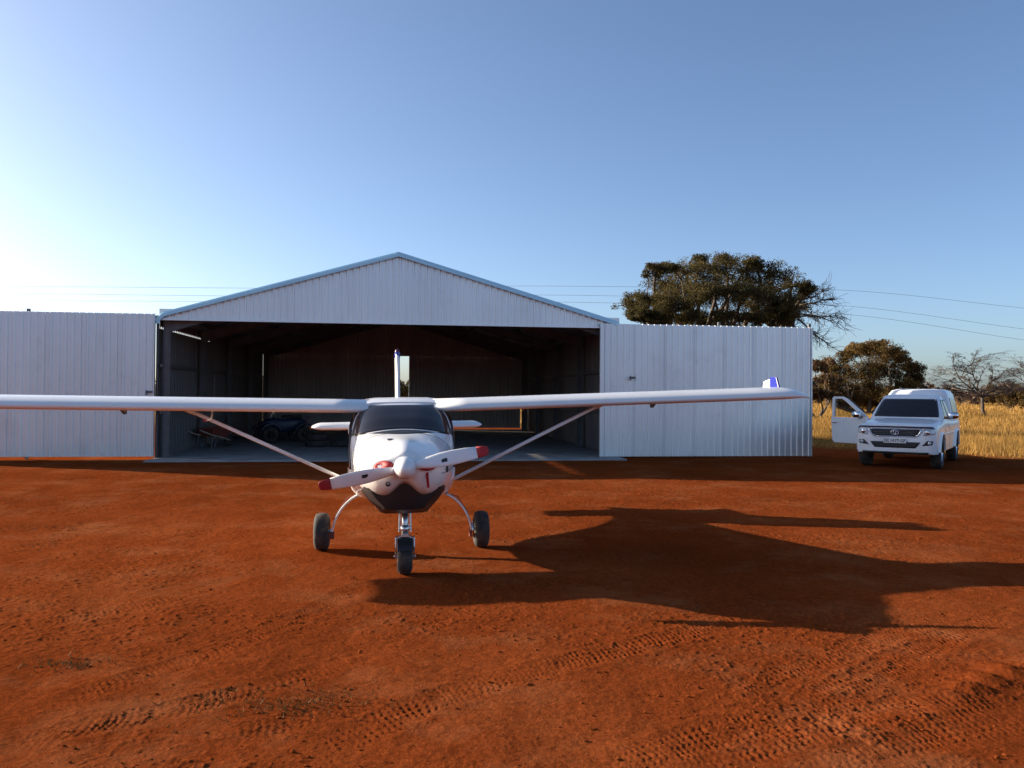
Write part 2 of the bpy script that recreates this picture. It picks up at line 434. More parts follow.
# ------------------------------------------------------------------ corrugated sheets
def ribbed(mb, u0, u1, zlo, zhi, frame, period=.1715, depth=.032, side=1):
    """IBR profile: frame(u, off, z) -> point; zlo/zhi functions of u"""
    pts = []; u = u0; n = max(1, round((u1-u0)/period)); p = (u1-u0)/n
    for i in range(n):
        a = u0+i*p
        pts += [(a, 0), (a+p*.56, 0), (a+p*.68, depth*side), (a+p*.88, depth*side)]
    pts.append((u1, 0))
    vs = []; fs = []; t = .006*side
    for (uu, o) in pts:
        vs += [frame(uu, o, zlo(uu)), frame(uu, o, zhi(uu)), frame(uu, o-t, zlo(uu)), frame(uu, o-t, zhi(uu))]
    for i in range(len(pts)-1):
        a, b = 4*i, 4*i+4
        fs += [(a, b, b+1, a+1), (a+2, a+3, b+3, b+2), (a, a+2, b+2, b), (a+1, b+1, b+3, a+3)]
    fs += [(0, 1, 3, 2), (len(vs)-4, len(vs)-2, len(vs)-1, len(vs)-3)]
    mb.add(vs, fs)

# ------------------------------------------------------------------ hangar
W, L, ZE, ZA = 12.2, 16.78, 3.63, 5.39
hg = empty('aircraft_hangar', (HX, HY, 0), HYAW, label='open gable-roofed hangar of ribbed galvanised sheet with pale blue roof edge', cat='hangar')
roofz = lambda u: ZE+(ZA-ZE)*(1-abs(u-W/2)/(W/2))
mb = MB(); ribbed(mb, 0, W, lambda u: 3.585, lambda u: roofz(u)-.01, lambda u, o, z: (u, -.02-o, z)); mb.build('front_gable', M['zinc'], hg)
mb = MB(); mb.box((W/2, -.035, 3.572), (W-.02, .10, .05)); mb.box((W/2, .12, 3.72), (W-.1, .10, .26)); mb.build('lintel', M['zinc'], hg)
# side walls
M['zinc_deep_shade'] = pmat('galvanised_sheet_deep_shade', (.14, .13, .13), .5, .5, var=.15, scale=1.2, stretch=(1, 1, .3))  # darker copy again: deeper interior shade of the side walls painted into the colour
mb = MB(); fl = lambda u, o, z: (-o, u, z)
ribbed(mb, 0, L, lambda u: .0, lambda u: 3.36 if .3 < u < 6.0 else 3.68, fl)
mb.build('side_wall', M['zinc_deep_shade'], hg)
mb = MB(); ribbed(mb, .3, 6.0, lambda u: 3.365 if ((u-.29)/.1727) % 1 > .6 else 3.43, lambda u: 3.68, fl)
mb.build('wall_strip', M['zinc_deep_shade'], hg)
mb = MB(); ribbed(mb, 0, L, lambda u: 0., lambda u: 3.68, lambda u, o, z: (W+o, u, z)); mb.build('side_wall', M['zinc_deep_shade'], hg)
# rear gable
mb = MB(); ribbed(mb, 0, W, lambda u: 3.44, lambda u: roofz(u)+.04, lambda u, o, z: (u, L-o, z)); mb.build('rear_gable', M['zinc_shade'], hg)
pieces('rear_jamb', [((.14, L-.02, 1.72), (.24, .06, 3.44)), ((W-.06, L-.02, 1.72), (.1, .06, 3.44)), ((W-.24, L-.03, 2.45), (.22, .04, 1.98))], M['zinc_shade'], hg)
def door_leaf(name, u0, u1, v, z0, z1, m, latch=None, sheets=True):
    d = MB(); ribbed(d, u0, u1, lambda u: z0, lambda u: z1, lambda u, o, z: (u, v-o, z))
    o = d.build(name, m, hg)
    f = MB()
    for z in (z0+.03, (z0+z1)/2, z1-.06): f.box(((u0+u1)/2, v+.035, z), (u1-u0-.02, .05, .05))
    n = 4
    for i in range(n+1):
        f.box((u0+.03+(u1-u0-.06)*i/n, v+.09, (z0+z1)/2), (.05, .05, z1-z0-.02))
    f.build('frame', M['steel'], o)
    pieces('edge_trim', [((u0-.012, v-.012, (z0+z1)/2), (.03, .10, z1-z0)), ((u1+.012, v-.012, (z0+z1)/2), (.03, .10, z1-z0))], M['zinc'], o)
    if sheets:
        k = u0+.95
        while k < u1-.3:
            pieces('sheet_lap', [((k, v-.037, (z0+z1)/2), (.016, .006, z1-z0-.01))], M['zinc'], o); k += .857
    if latch:
        b = MB(); b.box((latch[0], v-.06, latch[1]), (.16, .05, .05)); b.box((latch[0]-.06, v-.09, latch[1]-.02), (.03, .05, .12)); b.build('latch', M['steel'], o, bevel=.006)
    return o
door_leaf('sliding_door', -6.03, -.02, -.12, .085, 3.70, M['zinc'], (-.1, 1.72))
door_leaf('sliding_door', 11.58, 17.65, -.14, .045, 3.667, M['zinc'], (12.45, 2.2))
door_leaf('rear_door', .20, 5.97, L+.07, .10, 3.50, M['zinc_shade'], None, False)
door_leaf('rear_door', 6.64, 11.86, L+.07, .10, 3.50, M['zinc_shade'], None, False)
for (a, b) in ((-6.2, 0), (W, 17.9)):
    pieces('door_rail', [(((a+b)/2, .06, 3.53), (b-a, .06, .12))], M['steel'], hg)
    for k in range(3):
        u = a+.15+(b-a-.3)*k/2
        if -.3 < u < W+.5: continue
        pieces('rail_post', [((u, .13, 1.86), (.07, .07, 3.86))], M['steel'], hg)
pieces('door_rail', [((W/2, L+.03, 3.56), (W, .05, .1))], M['steel'], hg)
# roof
mb = MB(); sl_ = math.hypot(W/2, ZA-ZE); ca, sa = (W/2)/sl_, (ZA-ZE)/sl_
for sd in (-1, 1):
    def fr(v, o, s, sd=sd):
        uu = (W/2)+sd*s*ca; zz = ZA-s*sa; return (uu+sd*o*sa, v, zz+o*ca+.01)
    vs_ = ribbed(mb, -.06, L+.12, lambda u: .03, lambda u: sl_+.12, lambda u, o, z: fr(u, o, z))
mb.build('roof', M['zinc_shade'], hg)
mb = MB(); mb.tube([(W/2, -.10, ZA+.035), (W/2, L+.15, ZA+.035)], .10, 10, .35); mb.build('ridge_cap', M['flash'], hg)
# barge flashing: follows the slope and rolls down over the eaves
for sd in (-1, 1):
    path = []
    for k in range(24):
        s = sl_*k/23*.965; path.append(((W/2)+sd*s*ca, ZA-s*sa+.05, sa, ca))
    s = sl_*.965; bu, bz = (W/2)+sd*s*ca, ZA-s*sa+.05
    th0 = math.atan2(sa, ca)
    for k in range(1, 8):
        th = th0+(R(84)-th0)*k/7; bu += sd*.052*math.cos(th); bz -= .052*math.sin(th); path.append((bu, bz, math.sin(th), math.cos(th)))
    ring = []
    for (u, z, s_, c_) in path:
        nx, nz = sd*s_, c_
        ring.append([(u+nx*.03, -.07, z+nz*.03), (u+nx*.03, -.02, z+nz*.03), (u-nx*.02, -.02, z-nz*.02), (u-nx*.02, -.135, z-nz*.02), (u-nx*.10, -.14, z-nz*.10), (u-nx*.10, -.155, z-nz*.10)])
    MB().loft(ring).build('barge_flashing', M['flash'], hg)
# portal frames, each one connected piece of I-section
for v in (.25, 4.3, 8.4, 12.5, 16.4):
    for f_ in (0, 1):
        pass
    out_ = [(.12, 0), (.12, ZE-.08), (W/2, ZA-.12), (W-.12, ZE-.08), (W-.12, 0)]; in_ = [(W-.30, 0), (W-.30, ZE-.34), (W/2, ZA-.36), (.30, ZE-.34), (.30, 0)]
    mb = MB(); mb.prism(out_+in_, v-.012, v+.012, 'xz')
    def flange(pl, off):
        r_ = []
        for k, (u, z) in enumerate(pl): r_.append([(u, v-.06, z), (u, v+.06, z), (u+off*(1 if u < W/2-1 else -1 if u > W/2+1 else 0), v+.06, z-abs(off)), (u+off*(1 if u < W/2-1 else -1 if u > W/2+1 else 0), v-.06, z-abs(off))])
        return r_
    mb.loft(flange(out_, .014)); mb.loft(flange(in_, -.014)); mb.build('portal_frame', M['steel'], hg)
for k in range(5):
    q = .5+k*1.35
    for sd in (-1, 1): pieces('purlin', [((W/2+sd*q*ca, L/2, ZA-q*sa-.07), (.06, L-.3, .09))], M['steel'], hg)
for z in (1.2, 2.4):
    for u in (.1, W-.1): pieces('wall_girt', [((u, L/2, z), (.06, L-.2, .08))], M['steel'], hg)
mb = MB(); mb.tube([(.13, 6.2, 1.3), (.13, 6.2, 2.2)], .014, 8); mb.box((.13, 6.2, 1.25), (.05, .16, .22)); mb.build('conduit', M['zinc_shade'], hg)
# slab
sl_o = empty('concrete_floor', (HX, HY, 0), HYAW, kind='structure')
mb = MB(); mb.box((6.05, L/2-.45, .0), (12.14, L+.9, .07)); o = mb.build('slab', M['conc'], sl_o, bevel=.01)

# ------------------------------------------------------------------ things stored inside
p = on_ground(283, 443)
qb = empty('quad_bike', (p[0], p[1], .035), R(-55), label='dark navy quad bike with upright handlebar in the dim left rear of the hangar', cat='quad bike')
mb = MB()
rings = []
for (b, hw, z0, z1) in ((-.75, .14, .5, .68), (-.6, .24, .42, .78), (-.35, .20, .35, .84), (0, .17, .33, .78), (.3, .18, .38, .82), (.6, .22, .48, .80), (.78, .15, .55, .74)):
    rings.append([(hw*math.copysign(abs(math.cos(t))**.6, math.cos(t)), b, (z0+z1)/2+(z1-z0)/2*math.copysign(abs(math.sin(t))**.6, math.sin(t))) for t in np.linspace(0, 2*math.pi, 20, endpoint=False)])
mb.loft(rings).build('body', M['navy'], qb, True)
mb = MB(); mb.box((0, .3, .86), (.3, .62, .1)); mb.build('seat', M['cloth'], qb, bevel=.04)
mb = MB(); mb.tube([(0, -.45, .75), (0, -.36, 1.05)], .025); mb.tube([(-.36, -.22, 1.12), (-.2, -.33, 1.08), (.2, -.33, 1.08), (.36, -.22, 1.12)], .016); mb.build('handlebar', M['alu'], qb, True)
for sx in (-1, 1):
    for b in (-.58, .6):
        mb = MB(); mb.lathe([(-.1, .12), (-.11, .22), (-.07, .27), (.07, .27), (.11, .22), (.1, .12), (-.1, .12)], (sx*.42, b, .27)); mb.build('wheel', M['rubber'], qb, True)
        mb = MB(); rr_ = []
        for k in range(9):
            t = R(20+140*k/8); rr_.append([(sx*.30, b-.33*math.cos(t), .30+.34*math.sin(t)), (sx*.54, b-.33*math.cos(t), .29+.33*math.sin(t)), (sx*.54, b-.35*math.cos(t), .31+.35*math.sin(t)), (sx*.30, b-.35*math.cos(t), .32+.36*math.sin(t))])
        mb.loft(rr_).build('mudguard', M['navy'], qb)
for y_ in (-.78, .78):
    mb = MB()
    for k in range(4): mb.tube([(-.3, y_+.1*(k-1.5), .84), (.3, y_+.1*(k-1.5), .84)], .01)
    for x_ in (-.3, .3): mb.tube([(x_, y_-.2, .84), (x_, y_+.2, .84)], .012); mb.tube([(x_*.5, y_*.9, .7), (x_, y_, .84)], .012)
    mb.build('luggage_rack', M['steel'], qb)
p = on_ground(214, 449)
wb = empty('wheelbarrow', (p[0], p[1], .035), R(160), label='faded red wheelbarrow with pale handles by the dark left wall of the hangar', cat='wheelbarrow')
mb = MB(); mb.loft([[(-.2, -.35, .32), (.2, -.35, .32), (.2, .3, .36), (-.2, .3, .36)], [(-.33, -.55, .62), (.33, -.55, .62), (.33, .42, .60), (-.33, .42, .60)], [(-.31, -.53, .62), (.31, -.53, .62), (.31, .40, .60), (-.31, .40, .60)], [(-.19, -.33, .34), (.19, -.33, .34), (.19, .28, .38), (-.19, .28, .38)]]).build('tray', M['rust'], wb)
for s in (-1, 1): MB().tube([(s*.05, -.7, .2), (s*.18, -.2, .30), (s*.27, .45, .42), (s*.30, .95, .58)], .02).build('handle', M['wood'], wb)
for s in (-1, 1): MB().tube([(s*.22, .1, .34), (s*.25, .3, .0), (s*.26, .42, .0), (s*.26, .36, .4)], .015).build('leg', M['steel'], wb)
MB().lathe([(-.04, .05), (-.05, .16), (0, .19), (.05, .16), (.04, .05), (-.04, .05)], (0, -.7, .19)).build('wheel', M['rubber'], wb, True)
p = on_ground(316, 448)
for i in range(3):
    mb = MB(); mb.lathe([(-.09, .17), (-.10, .27), (-.06, .32), (.06, .32), (.10, .27), (.09, .17), (-.09, .17)], axis='z', seg=32)
    t = mb.build('spare_tyre', M['rubber'], None, True); t.location = (p[0]+(.7 if i == 2 else .03*i), p[1]+(.25 if i == 2 else 0), .14+(.2 if i == 1 else 0))
    tag(t, ['black tyre at the bottom of the pair on the hangar floor', 'black tyre on top of the pair on the hangar floor', 'single black tyre lying flat beside the stacked tyre pair'][i], 'tyre', 'old tyres on the hangar floor')

# ------------------------------------------------------------------ aeroplane
ac = empty('light_aeroplane', (-1.216, 9.289, 0), R(8.456), label='white high-wing light aeroplane with red propeller tips parked nose-on before the hangar', cat='aeroplane')
cr, sr = math.cos(R(.947)), math.sin(R(.947))
def roll(p):                                          # stands with one wing slightly high
    u, v, z = p; return (u*cr-z*sr, v, u*sr+z*cr)
VS = [-1.86, -1.83, -1.76, -1.6, -1.3, -.95, -.8, -.45, -.12, .1, .5, 1.0, 1.8, 3.0, 4.2, 4.65]
hwf = pchip(VS, [.10, .20, .30, .385, .45, .50, .515, .56, .585, .595, .595, .56, .41, .22, .11, .05])
ztf = pchip(VS, [1.15, 1.17, 1.19, 1.22, 1.275, 1.325, 1.345, 1.50, 1.63, 1.675, 1.69, 1.68, 1.58, 1.42, 1.32, 1.28])
zbf = pchip(VS, [1.0, .90, .82, .755, .70, .67, .66, .60, .55, .53, .52, .54, .70, .97, 1.12, 1.2])
zcf = pchip(VS, [1.07, 1.06, 1.05, 1.04, 1.02, 1.0, 1.0, .98, .96, .95, .95, .97, 1.08, 1.2, 1.23, 1.24])
nf = pchip(VS, [2., 2.1, 2.2, 2.3, 2.45, 2.6, 2.8, 3.2, 3.6, 3.7, 3.7, 3.4, 2.8, 2.3, 2., 2.])
def ring(v, n=72):
    hw, zt, zb, zc, e = hwf(v), ztf(v), zbf(v), zcf(v), nf(v); r = []
    for k in range(n):
        t = 2*math.pi*k/n; c, s = math.cos(t), math.sin(t)
        x = hw*math.copysign(abs(c)**(2/e), c); z = zc+((zt-zc) if s > 0 else (zc-zb))*math.copysign(abs(s)**(2/e), s)
        cw = math.exp(-((v+1.62)/.42)**2)
        if s > 0: z += .055*cw*math.exp(-(x/.11)**2)*abs(s)**2 - .0
        else: z += .15*math.exp(-((v+1.55)/.45)**2)*math.exp(-(x/.12)**2)*abs(s)**3
        r.append((x, v, z))
    return r
vv = list(np.concatenate([np.linspace(-1.86, -1.76, 8), np.linspace(-1.72, -.8, 20), np.linspace(-.76, .2, 26)[0:], np.linspace(.3, 4.65, 40)]))
ci = 27
fus = MB().loft([ring(v) for v in vv[ci:]]).build('fuselage', M['gel'], ac, True, fn=roll)
cowl = MB().loft([ring(v) for v in vv[:ci+1]]).build('cowling', M['gel'], ac, True, fn=roll)
full = MB().loft([ring(v) for v in vv]); fb = BVHTree.FromPolygons([Vector(p) for p in full.v], full.f)
fo = lambda p, q: (p, -4, q)
wsb = patch(fb, [(-.512, 1.30), (.512, 1.30), (.425, 1.615), (-.425, 1.615)], 44, 18, fo, (0, 1, 0), .006, .01, .13, .075)
# bow the lower edge up in the middle
ws = wsb.build('windscreen', M['glass'], ac, True, fn=roll)
patch(fb, [(-.513, 1.288), (.513, 1.288), (.505, 1.33), (-.505, 1.33)], 40, 3, fo, (0, 1, 0), .003, .012, 0., .078).build('windscreen_seal', M['black'], ac, True, fn=roll)
for s in (-1, 1):
    c4 = [(s*.512, 1.30), (s*.545, 1.28), (s*.462, 1.60), (s*.424, 1.612)]
    if s < 0: c4 = [c4[1], c4[0], c4[3], c4[2]]
    patch(fb, c4, 4, 14, fo, (0, 1, 0), .004, .01).build('pillar_trim', M['black'], ac, True, fn=roll)
    so_ = lambda p, q, s=s: (s*3, p, q)
    dr = patch(fb, [(-.76, .80), (.62, .72), (.66, 1.57), (-.12, 1.57)], 24, 16, so_, (-s, 0, 0), .004, .01, .1).build('door', M['gel'], ac, True, fn=roll)
    patch(fb, [(-.74, .96), (.58, .96), (.62, 1.53), (-.10, 1.53)], 24, 12, so_, (-s, 0, 0), .012, .01, .04).build('window', M['glass'], dr, True, fn=roll)
    patch(fb, [(.74, 1.08), (1.25, 1.16), (1.2, 1.5), (.76, 1.53)], 12, 8, so_, (-s, 0, 0), .005, .01, .2).build('rear_window', M['glass'], ac, True, fn=roll)
    # cooling intake with a red plug
    cx, cz = s*.19, 1.085
    lip = []
    for k in range(28):
        t = 2*math.pi*k/28; a, b = cx+.098*math.cos(t), cz+.052*math.sin(t)+.012*math.cos(t)*-s
        h = fb.ray_cast(Vector((a, -4, b)), Vector((0, 1, 0)))[0]
        lip.append((a, (h.y if h else -1.7)-.004, b))
    mb = MB(); mb.tube(lip+[lip[0]], .009, 6); it = mb.build('air_intake', M['gel'], ac, True, fn=roll)
    mb = MB(); c0 = fb.ray_cast(Vector((cx, -4, cz)), Vector((0, 1, 0)))[0]
    rg = [[(cx+(p[0]-cx)*f, p[1]+dy, cz+(p[2]-cz)*f) for p in lip] for f, dy in ((.96, .02), (.94, -.012), (.7, -.028), (.3, -.032))]
    mb.loft(rg); mb.build('intake_plug', M['red'], it, True, fn=roll)
h = fb.ray_cast(Vector((.2, -4, 1.0)), Vector((0, 1, 0)))[0]
mb = MB(); mb.loft([[(.19, -1.80, 1.05), (.215, -1.80, 1.05), (.215, -1.797, 1.05), (.19, -1.797, 1.05)], [(.188, h.y-.05, .97), (.214, h.y-.05, .97), (.214, h.y-.047, .97), (.188, h.y-.047, .97)], [(.20, h.y-.02, .885), (.222, h.y-.02, .885), (.222, h.y-.017, .885), (.20, h.y-.017, .885)]])
mb.build('warning_ribbon', M['red'], ac, fn=roll)
for (cx, cz, rd) in ((-.15, .925, .018),):
    h = fb.ray_cast(Vector((cx, -4, cz)), Vector((0, 1, 0)))[0]
    MB().lathe([(-.012, rd*1.25), (-.016, rd), (.0, rd*.7), (.01, 0.001)], (cx, h.y, cz), 'y', 20).build('oil_cooler_hole', M['black'], ac, True, fn=roll)
h = fb.ray_cast(Vector((-.13, -1.2, 3)), Vector((0, 0, -1)))[0]
MB().box((-.13, -1.2, h.z+.004), (.05, .07, .012)).build('oil_door_catch', M['steel'], ac, fn=roll)
h = fb.ray_cast(Vector((.40, -4, 1.03)), Vector((0, 1, 0)))[0]
MB().box((.40, h.y-.012, 1.03), (.022, .04, .07)).build('cowl_latch', M['black'], ac, bevel=.004, fn=roll)
def seam(pts, name):
    r_ = []
    for i, p in enumerate(pts):
        p = Vector(p); c_ = Vector((0, p.y, 1.0)); n = (p-c_); n.y = 0; n = n.normalized(); t = (Vector(pts[min(i+1, len(pts)-1)])-Vector(pts[max(i-1, 0)])).normalized(); b = n.cross(t).normalized()*.0035
        r_.append([p+n*.0022+b, p+n*.0022-b, p-n*.004-b, p-n*.004+b])
    MB().loft(r_).build(name, M['steel'], ac, fn=roll)
seam([q for q in ring(-.86)[2:35]], 'cowl_joint')
for s in (1, -1):
    pts = []
    for v_ in np.linspace(-1.70, -.9, 16):
        h = fb.ray_cast(Vector((s*3, v_, 1.0)), Vector((-s, 0, 0)))[0]; pts.append((h.x, h.y, h.z))
    seam(pts, 'cowl_split')
    for v_ in np.linspace(-1.62, -.95, 6):
        h = fb.ray_cast(Vector((s*3, v_, 1.03)), Vector((-s, 0, 0)))[0]
        MB().lathe([(-.004, .001), (-.004, .007), (.004, .007), (.004, .001)], tuple(h), 'x', 10).build('fastener', M['steel'], ac, fn=roll)
# black lower cowl scoop
rings = []
for (v, ht, hb, z0, z1) in ((-1.66, .20, .12, .80, .93), (-1.60, .33, .18, .66, .90), (-1.45, .385, .22, .605, .86), (-1.15, .41, .25, .59, .82), (-.8, .42, .27, .60, .80), (-.5, .40, .27, .61, .76)):
    r_ = []
    for (x, z) in ((-ht, z1), (-ht*.985, z1-.04), (-(ht*.55+hb*.45), (z0*.55+z1*.45)), (-hb-.03, z0+.05), (-hb, z0+.012), (-hb+.05, z0), (0, z0-.004), (hb-.05, z0), (hb, z0+.012), (hb+.03, z0+.05), ((ht*.55+hb*.45), (z0*.55+z1*.45)), (ht*.985, z1-.04), (ht, z1), (0, z1+.0)):
        r_.append((x, v, z))
    rings.append(r_)
MB().loft(rings).build('lower_cowl', M['black'], ac, auto=35, fn=roll)
# spinner and propeller
def spin(p): return p
SV, SZ = -1.88, 1.075
prof = [(SV-.21*math.cos(t)-.0, (.102*math.sin(t)**.95)) for t in np.linspace(.001, math.pi/2, 14)]
sp = MB().lathe(prof+[(SV+.05, .102), (SV+.05, .02)], (0, 0, SZ), 'y', 40).build('spinner', M['gel'], ac, True, fn=roll)
PA = R(11.4)-R(.947)
def blade(flip):
    rings = []; tips = []; st = [(.08, .06, .035, 42), (.14, .085, .03, 36), (.22, .115, .024, 29), (.32, .138, .019, 23), (.44, .140, .015, 19), (.56, .126, .012, 16), (.66, .108, .009, 14)]
    te = [(.66, .1082, .0092, 14), (.72, .096, .008, 13), (.755, .080, .006, 13), (.769, .05, .004, 13)]
    def sec(r, c, t, tw):
        out = []; tw = R(tw)
        for k in range(16):
            a = 2*math.pi*k/16; y = c/2*math.cos(a)+.006; x = t*math.sin(a)
            # chord runs in the disc plane, twisted towards the axis
            q = y*math.cos(tw)-x*math.sin(tw); ax = y*math.sin(tw)+x*math.cos(tw)
            out.append((r, q, ax))
        return out
    def place(r, q, ax):
        if flip: r, q = -r, -q
        return (r*math.cos(PA)-q*math.sin(PA), SV-.03+ax, SZ+r*math.sin(PA)+q*math.cos(PA))
    A = MB().loft([[place(*p) for p in sec(*s)] for s in st]).build('propeller_blade', M['gel'], ac, True, fn=roll)
    MB().loft([[place(*p) for p in sec(*s)] for s in te]).build('blade_tip', M['red'], A, True, fn=roll)
    rot = None
    mb = MB(); c, s_ = .36, 24
    pts = []
    for (rr2, qq) in ((.33, -.018), (.385, -.018), (.385, .016), (.33, .016)):
        k = R(23); ax = qq*math.sin(k)-.0215*math.cos(k)
        pts.append(place(rr2, qq*math.cos(k)+.0, ax))
    mb.add(pts+[(p[0], p[1]+.004, p[2]) for p in pts], [(0, 1, 2, 3), (7, 6, 5, 4), (0, 4, 5, 1), (1, 5, 6, 2), (2, 6, 7, 3), (3, 7, 4, 0)])
    mb.build('blade_sticker', M['ink'], A, fn=roll)
blade(False); blade(True)
# wings
WZ, DIH, HS, CH, LE = 1.602, math.tan(R(1.377)), 4.87, 1.08, -.18
def foil(c, th, n=22):
    up = []; lo = []
    for k in range(n+1):
        x = .5*(1-math.cos(math.pi*k/n)); yt = 5*th*(.2969*math.sqrt(x)-.126*x-.3516*x*x+.2843*x**3-.1036*x**4)
        cam_ = .035/.16*(.8*x-x*x) if x < .4 else .035/.36*(.2+.8*x-x*x)
        up.append((x*c, (cam_+yt)*c)); lo.append((x*c, (cam_-yt)*c))
    return up+lo[-2:0:-1]
for s in (-1, 1):
    rings = []
    for u in list(np.linspace(.36, HS-.32, 12))+[HS-.2, HS-.1, HS-.04, HS-.005, HS]:
        k = max(0, (u-(HS-.32))/.32); e = math.sqrt(max(0, 1-k*k)) if k > 0 else 1
        th = .135*max(.05, e*.9+.1*(1-k)); c = CH*(1-.22*k*k)
        rings.append([(s*u, LE+x+.10*k*k, WZ-.045+u*DIH+z-(.135*CH*.30)*(1-e)) for (x, z) in foil(c, th)])
    wg = MB().loft(rings).build('wing', M['gel'], ac, True, fn=roll)
    # aileron and flap hinge brackets
    for (uu, l_) in ((1.5, .07), (3.15, .09)):
        mb = MB(); mb.prism([(LE+.60, WZ-.04+uu*DIH), (LE+.95, WZ-.03+uu*DIH), (LE+.93, WZ-.06-l_+uu*DIH), (LE+.86, WZ-.06-l_+uu*DIH)], s*uu-.012, s*uu+.012, 'yz'); mb.build('hinge_bracket', M['black'], wg, bevel=.004, fn=roll)
    # tip fin, white in front and blue behind
    uz = WZ+.035+4.62*DIH; u0 = s*4.62
    mb = MB(); mb.loft([[(u0-.016, LE+.36, uz-.03), (u0+.016, LE+.36, uz-.03), (u0+.016, LE+.62, uz-.03), (u0-.016, LE+.62, uz-.03)], [(u0-.01, LE+.46, uz+.15), (u0+.01, LE+.46, uz+.15), (u0+.012, LE+.62, uz+.15), (u0-.012, LE+.62, uz+.15)]])
    fn_ = mb.build('tip_fin', M['blue'], wg, bevel=.004, fn=roll)
    mb = MB(); mb.loft([[(u0-.016, LE+.622, uz-.03), (u0+.016, LE+.622, uz-.03), (u0+.012, LE+.86, uz-.05), (u0-.012, LE+.86, uz-.06)], [(u0-.012, LE+.622, uz+.13), (u0+.012, LE+.622, uz+.13), (u0+.01, LE+.80, uz+.10), (u0-.01, LE+.80, uz+.10)]])
    mb.build('rear_tip_fin', M['gel'], fn_, bevel=.004, fn=roll)
    # lift strut with its upper fairing
    a = Vector((s*.47, .08, .70)); b = Vector((s*2.30, .12, WZ-.085+2.3*DIH))
    mb = MB(); mb.tube([a, b], .034, 16, .6); st = mb.build('wing_strut', M['alu'] if False else M['gel'], ac, True, fn=roll)
    mb = MB(); d = (b-a).normalized()
    mb.loft([[b-d*.06+Vector((0, dy, dz)) for dy, dz in ((-.045, 0), (0, .028), (.045, 0), (0, -.028))], [b+d*.06+Vector((0, dy, dz)) for dy, dz in ((-.06, 0), (0, .035), (.06, 0), (0, -.035))], [b+Vector((s*.30, dy, .075+dz)) for dy, dz in ((-.06, 0), (0, .012), (.06, 0), (0, -.012))]])
    mb.build('strut_fairing', M['gel'], st, True, fn=roll)
# pitot with a red cover under the wing
mb = MB(); u = -2.06; mb.tube([(u, LE+.3, WZ-.03), (u, LE+.22, WZ-.12), (u, LE-.08, WZ-.13)], .011); pt = mb.build('pitot_tube', M['alu'], ac, True, fn=roll)
mb = MB(); mb.box((u, LE-.08, WZ-.13), (.022, .10, .024)); mb.build('pitot_cover', M['red'], pt, bevel=.004, fn=roll)
# tail
for s in (-1, 1):
    rings = []
    for u in list(np.linspace(.04, 1.2, 6))+[1.27, 1.32, 1.345, 1.354]:
        k = max(0, (u-1.2)/.154); e = math.sqrt(max(0.12, 1-k*k))
        rings.append([(s*u, 3.86+.06*u/1.35+x+.1*k*k, 1.215+(z)*e) for (x, z) in [(x_, y_-.02*.68) for x_, y_ in foil(.66-.05*u-.10*k*k, .20)]])
    MB().loft(rings).build('tailplane', M['gel'], ac, True, fn=roll)
def fin_part(name, outline, m, tk, parent=ac):
    rings = []
    for (z, v0, v1) in outline:
        rings.append([(tk*math.sin(2*math.pi*k/16)*.5, (v0+v1)/2-(v1-v0)/2*math.cos(2*math.pi*k/16), z) for k in range(16)])
    return MB().loft(rings).build(name, m, parent, True, fn=roll)
fin = fin_part('fin', [(1.22, 3.25, 4.18), (1.42, 3.42, 4.22), (1.8, 3.66, 4.27), (2.2, 3.88, 4.32), (2.36, 3.97, 4.34), (2.385, 4.02, 4.33)], M['gel'], .085)
fin_part('rudder', [(1.10, 4.20, 4.62), (1.5, 4.235, 4.66), (2.0, 4.30, 4.68), (2.36, 4.345, 4.70), (2.40, 4.38, 4.68)], M['blue'], .075)
fin_part('fin_cap', [(2.31, 3.955, 4.345), (2.36, 3.965, 4.345), (2.392, 4.02, 4.335)], M['blue'], .092, fin)
MB().lathe([(2.365, .034), (2.40, .036), (2.44, .030), (2.46, .001)], (0, 4.12, 0), 'z', 16).build('beacon', M['amber'], fin, True, fn=roll)
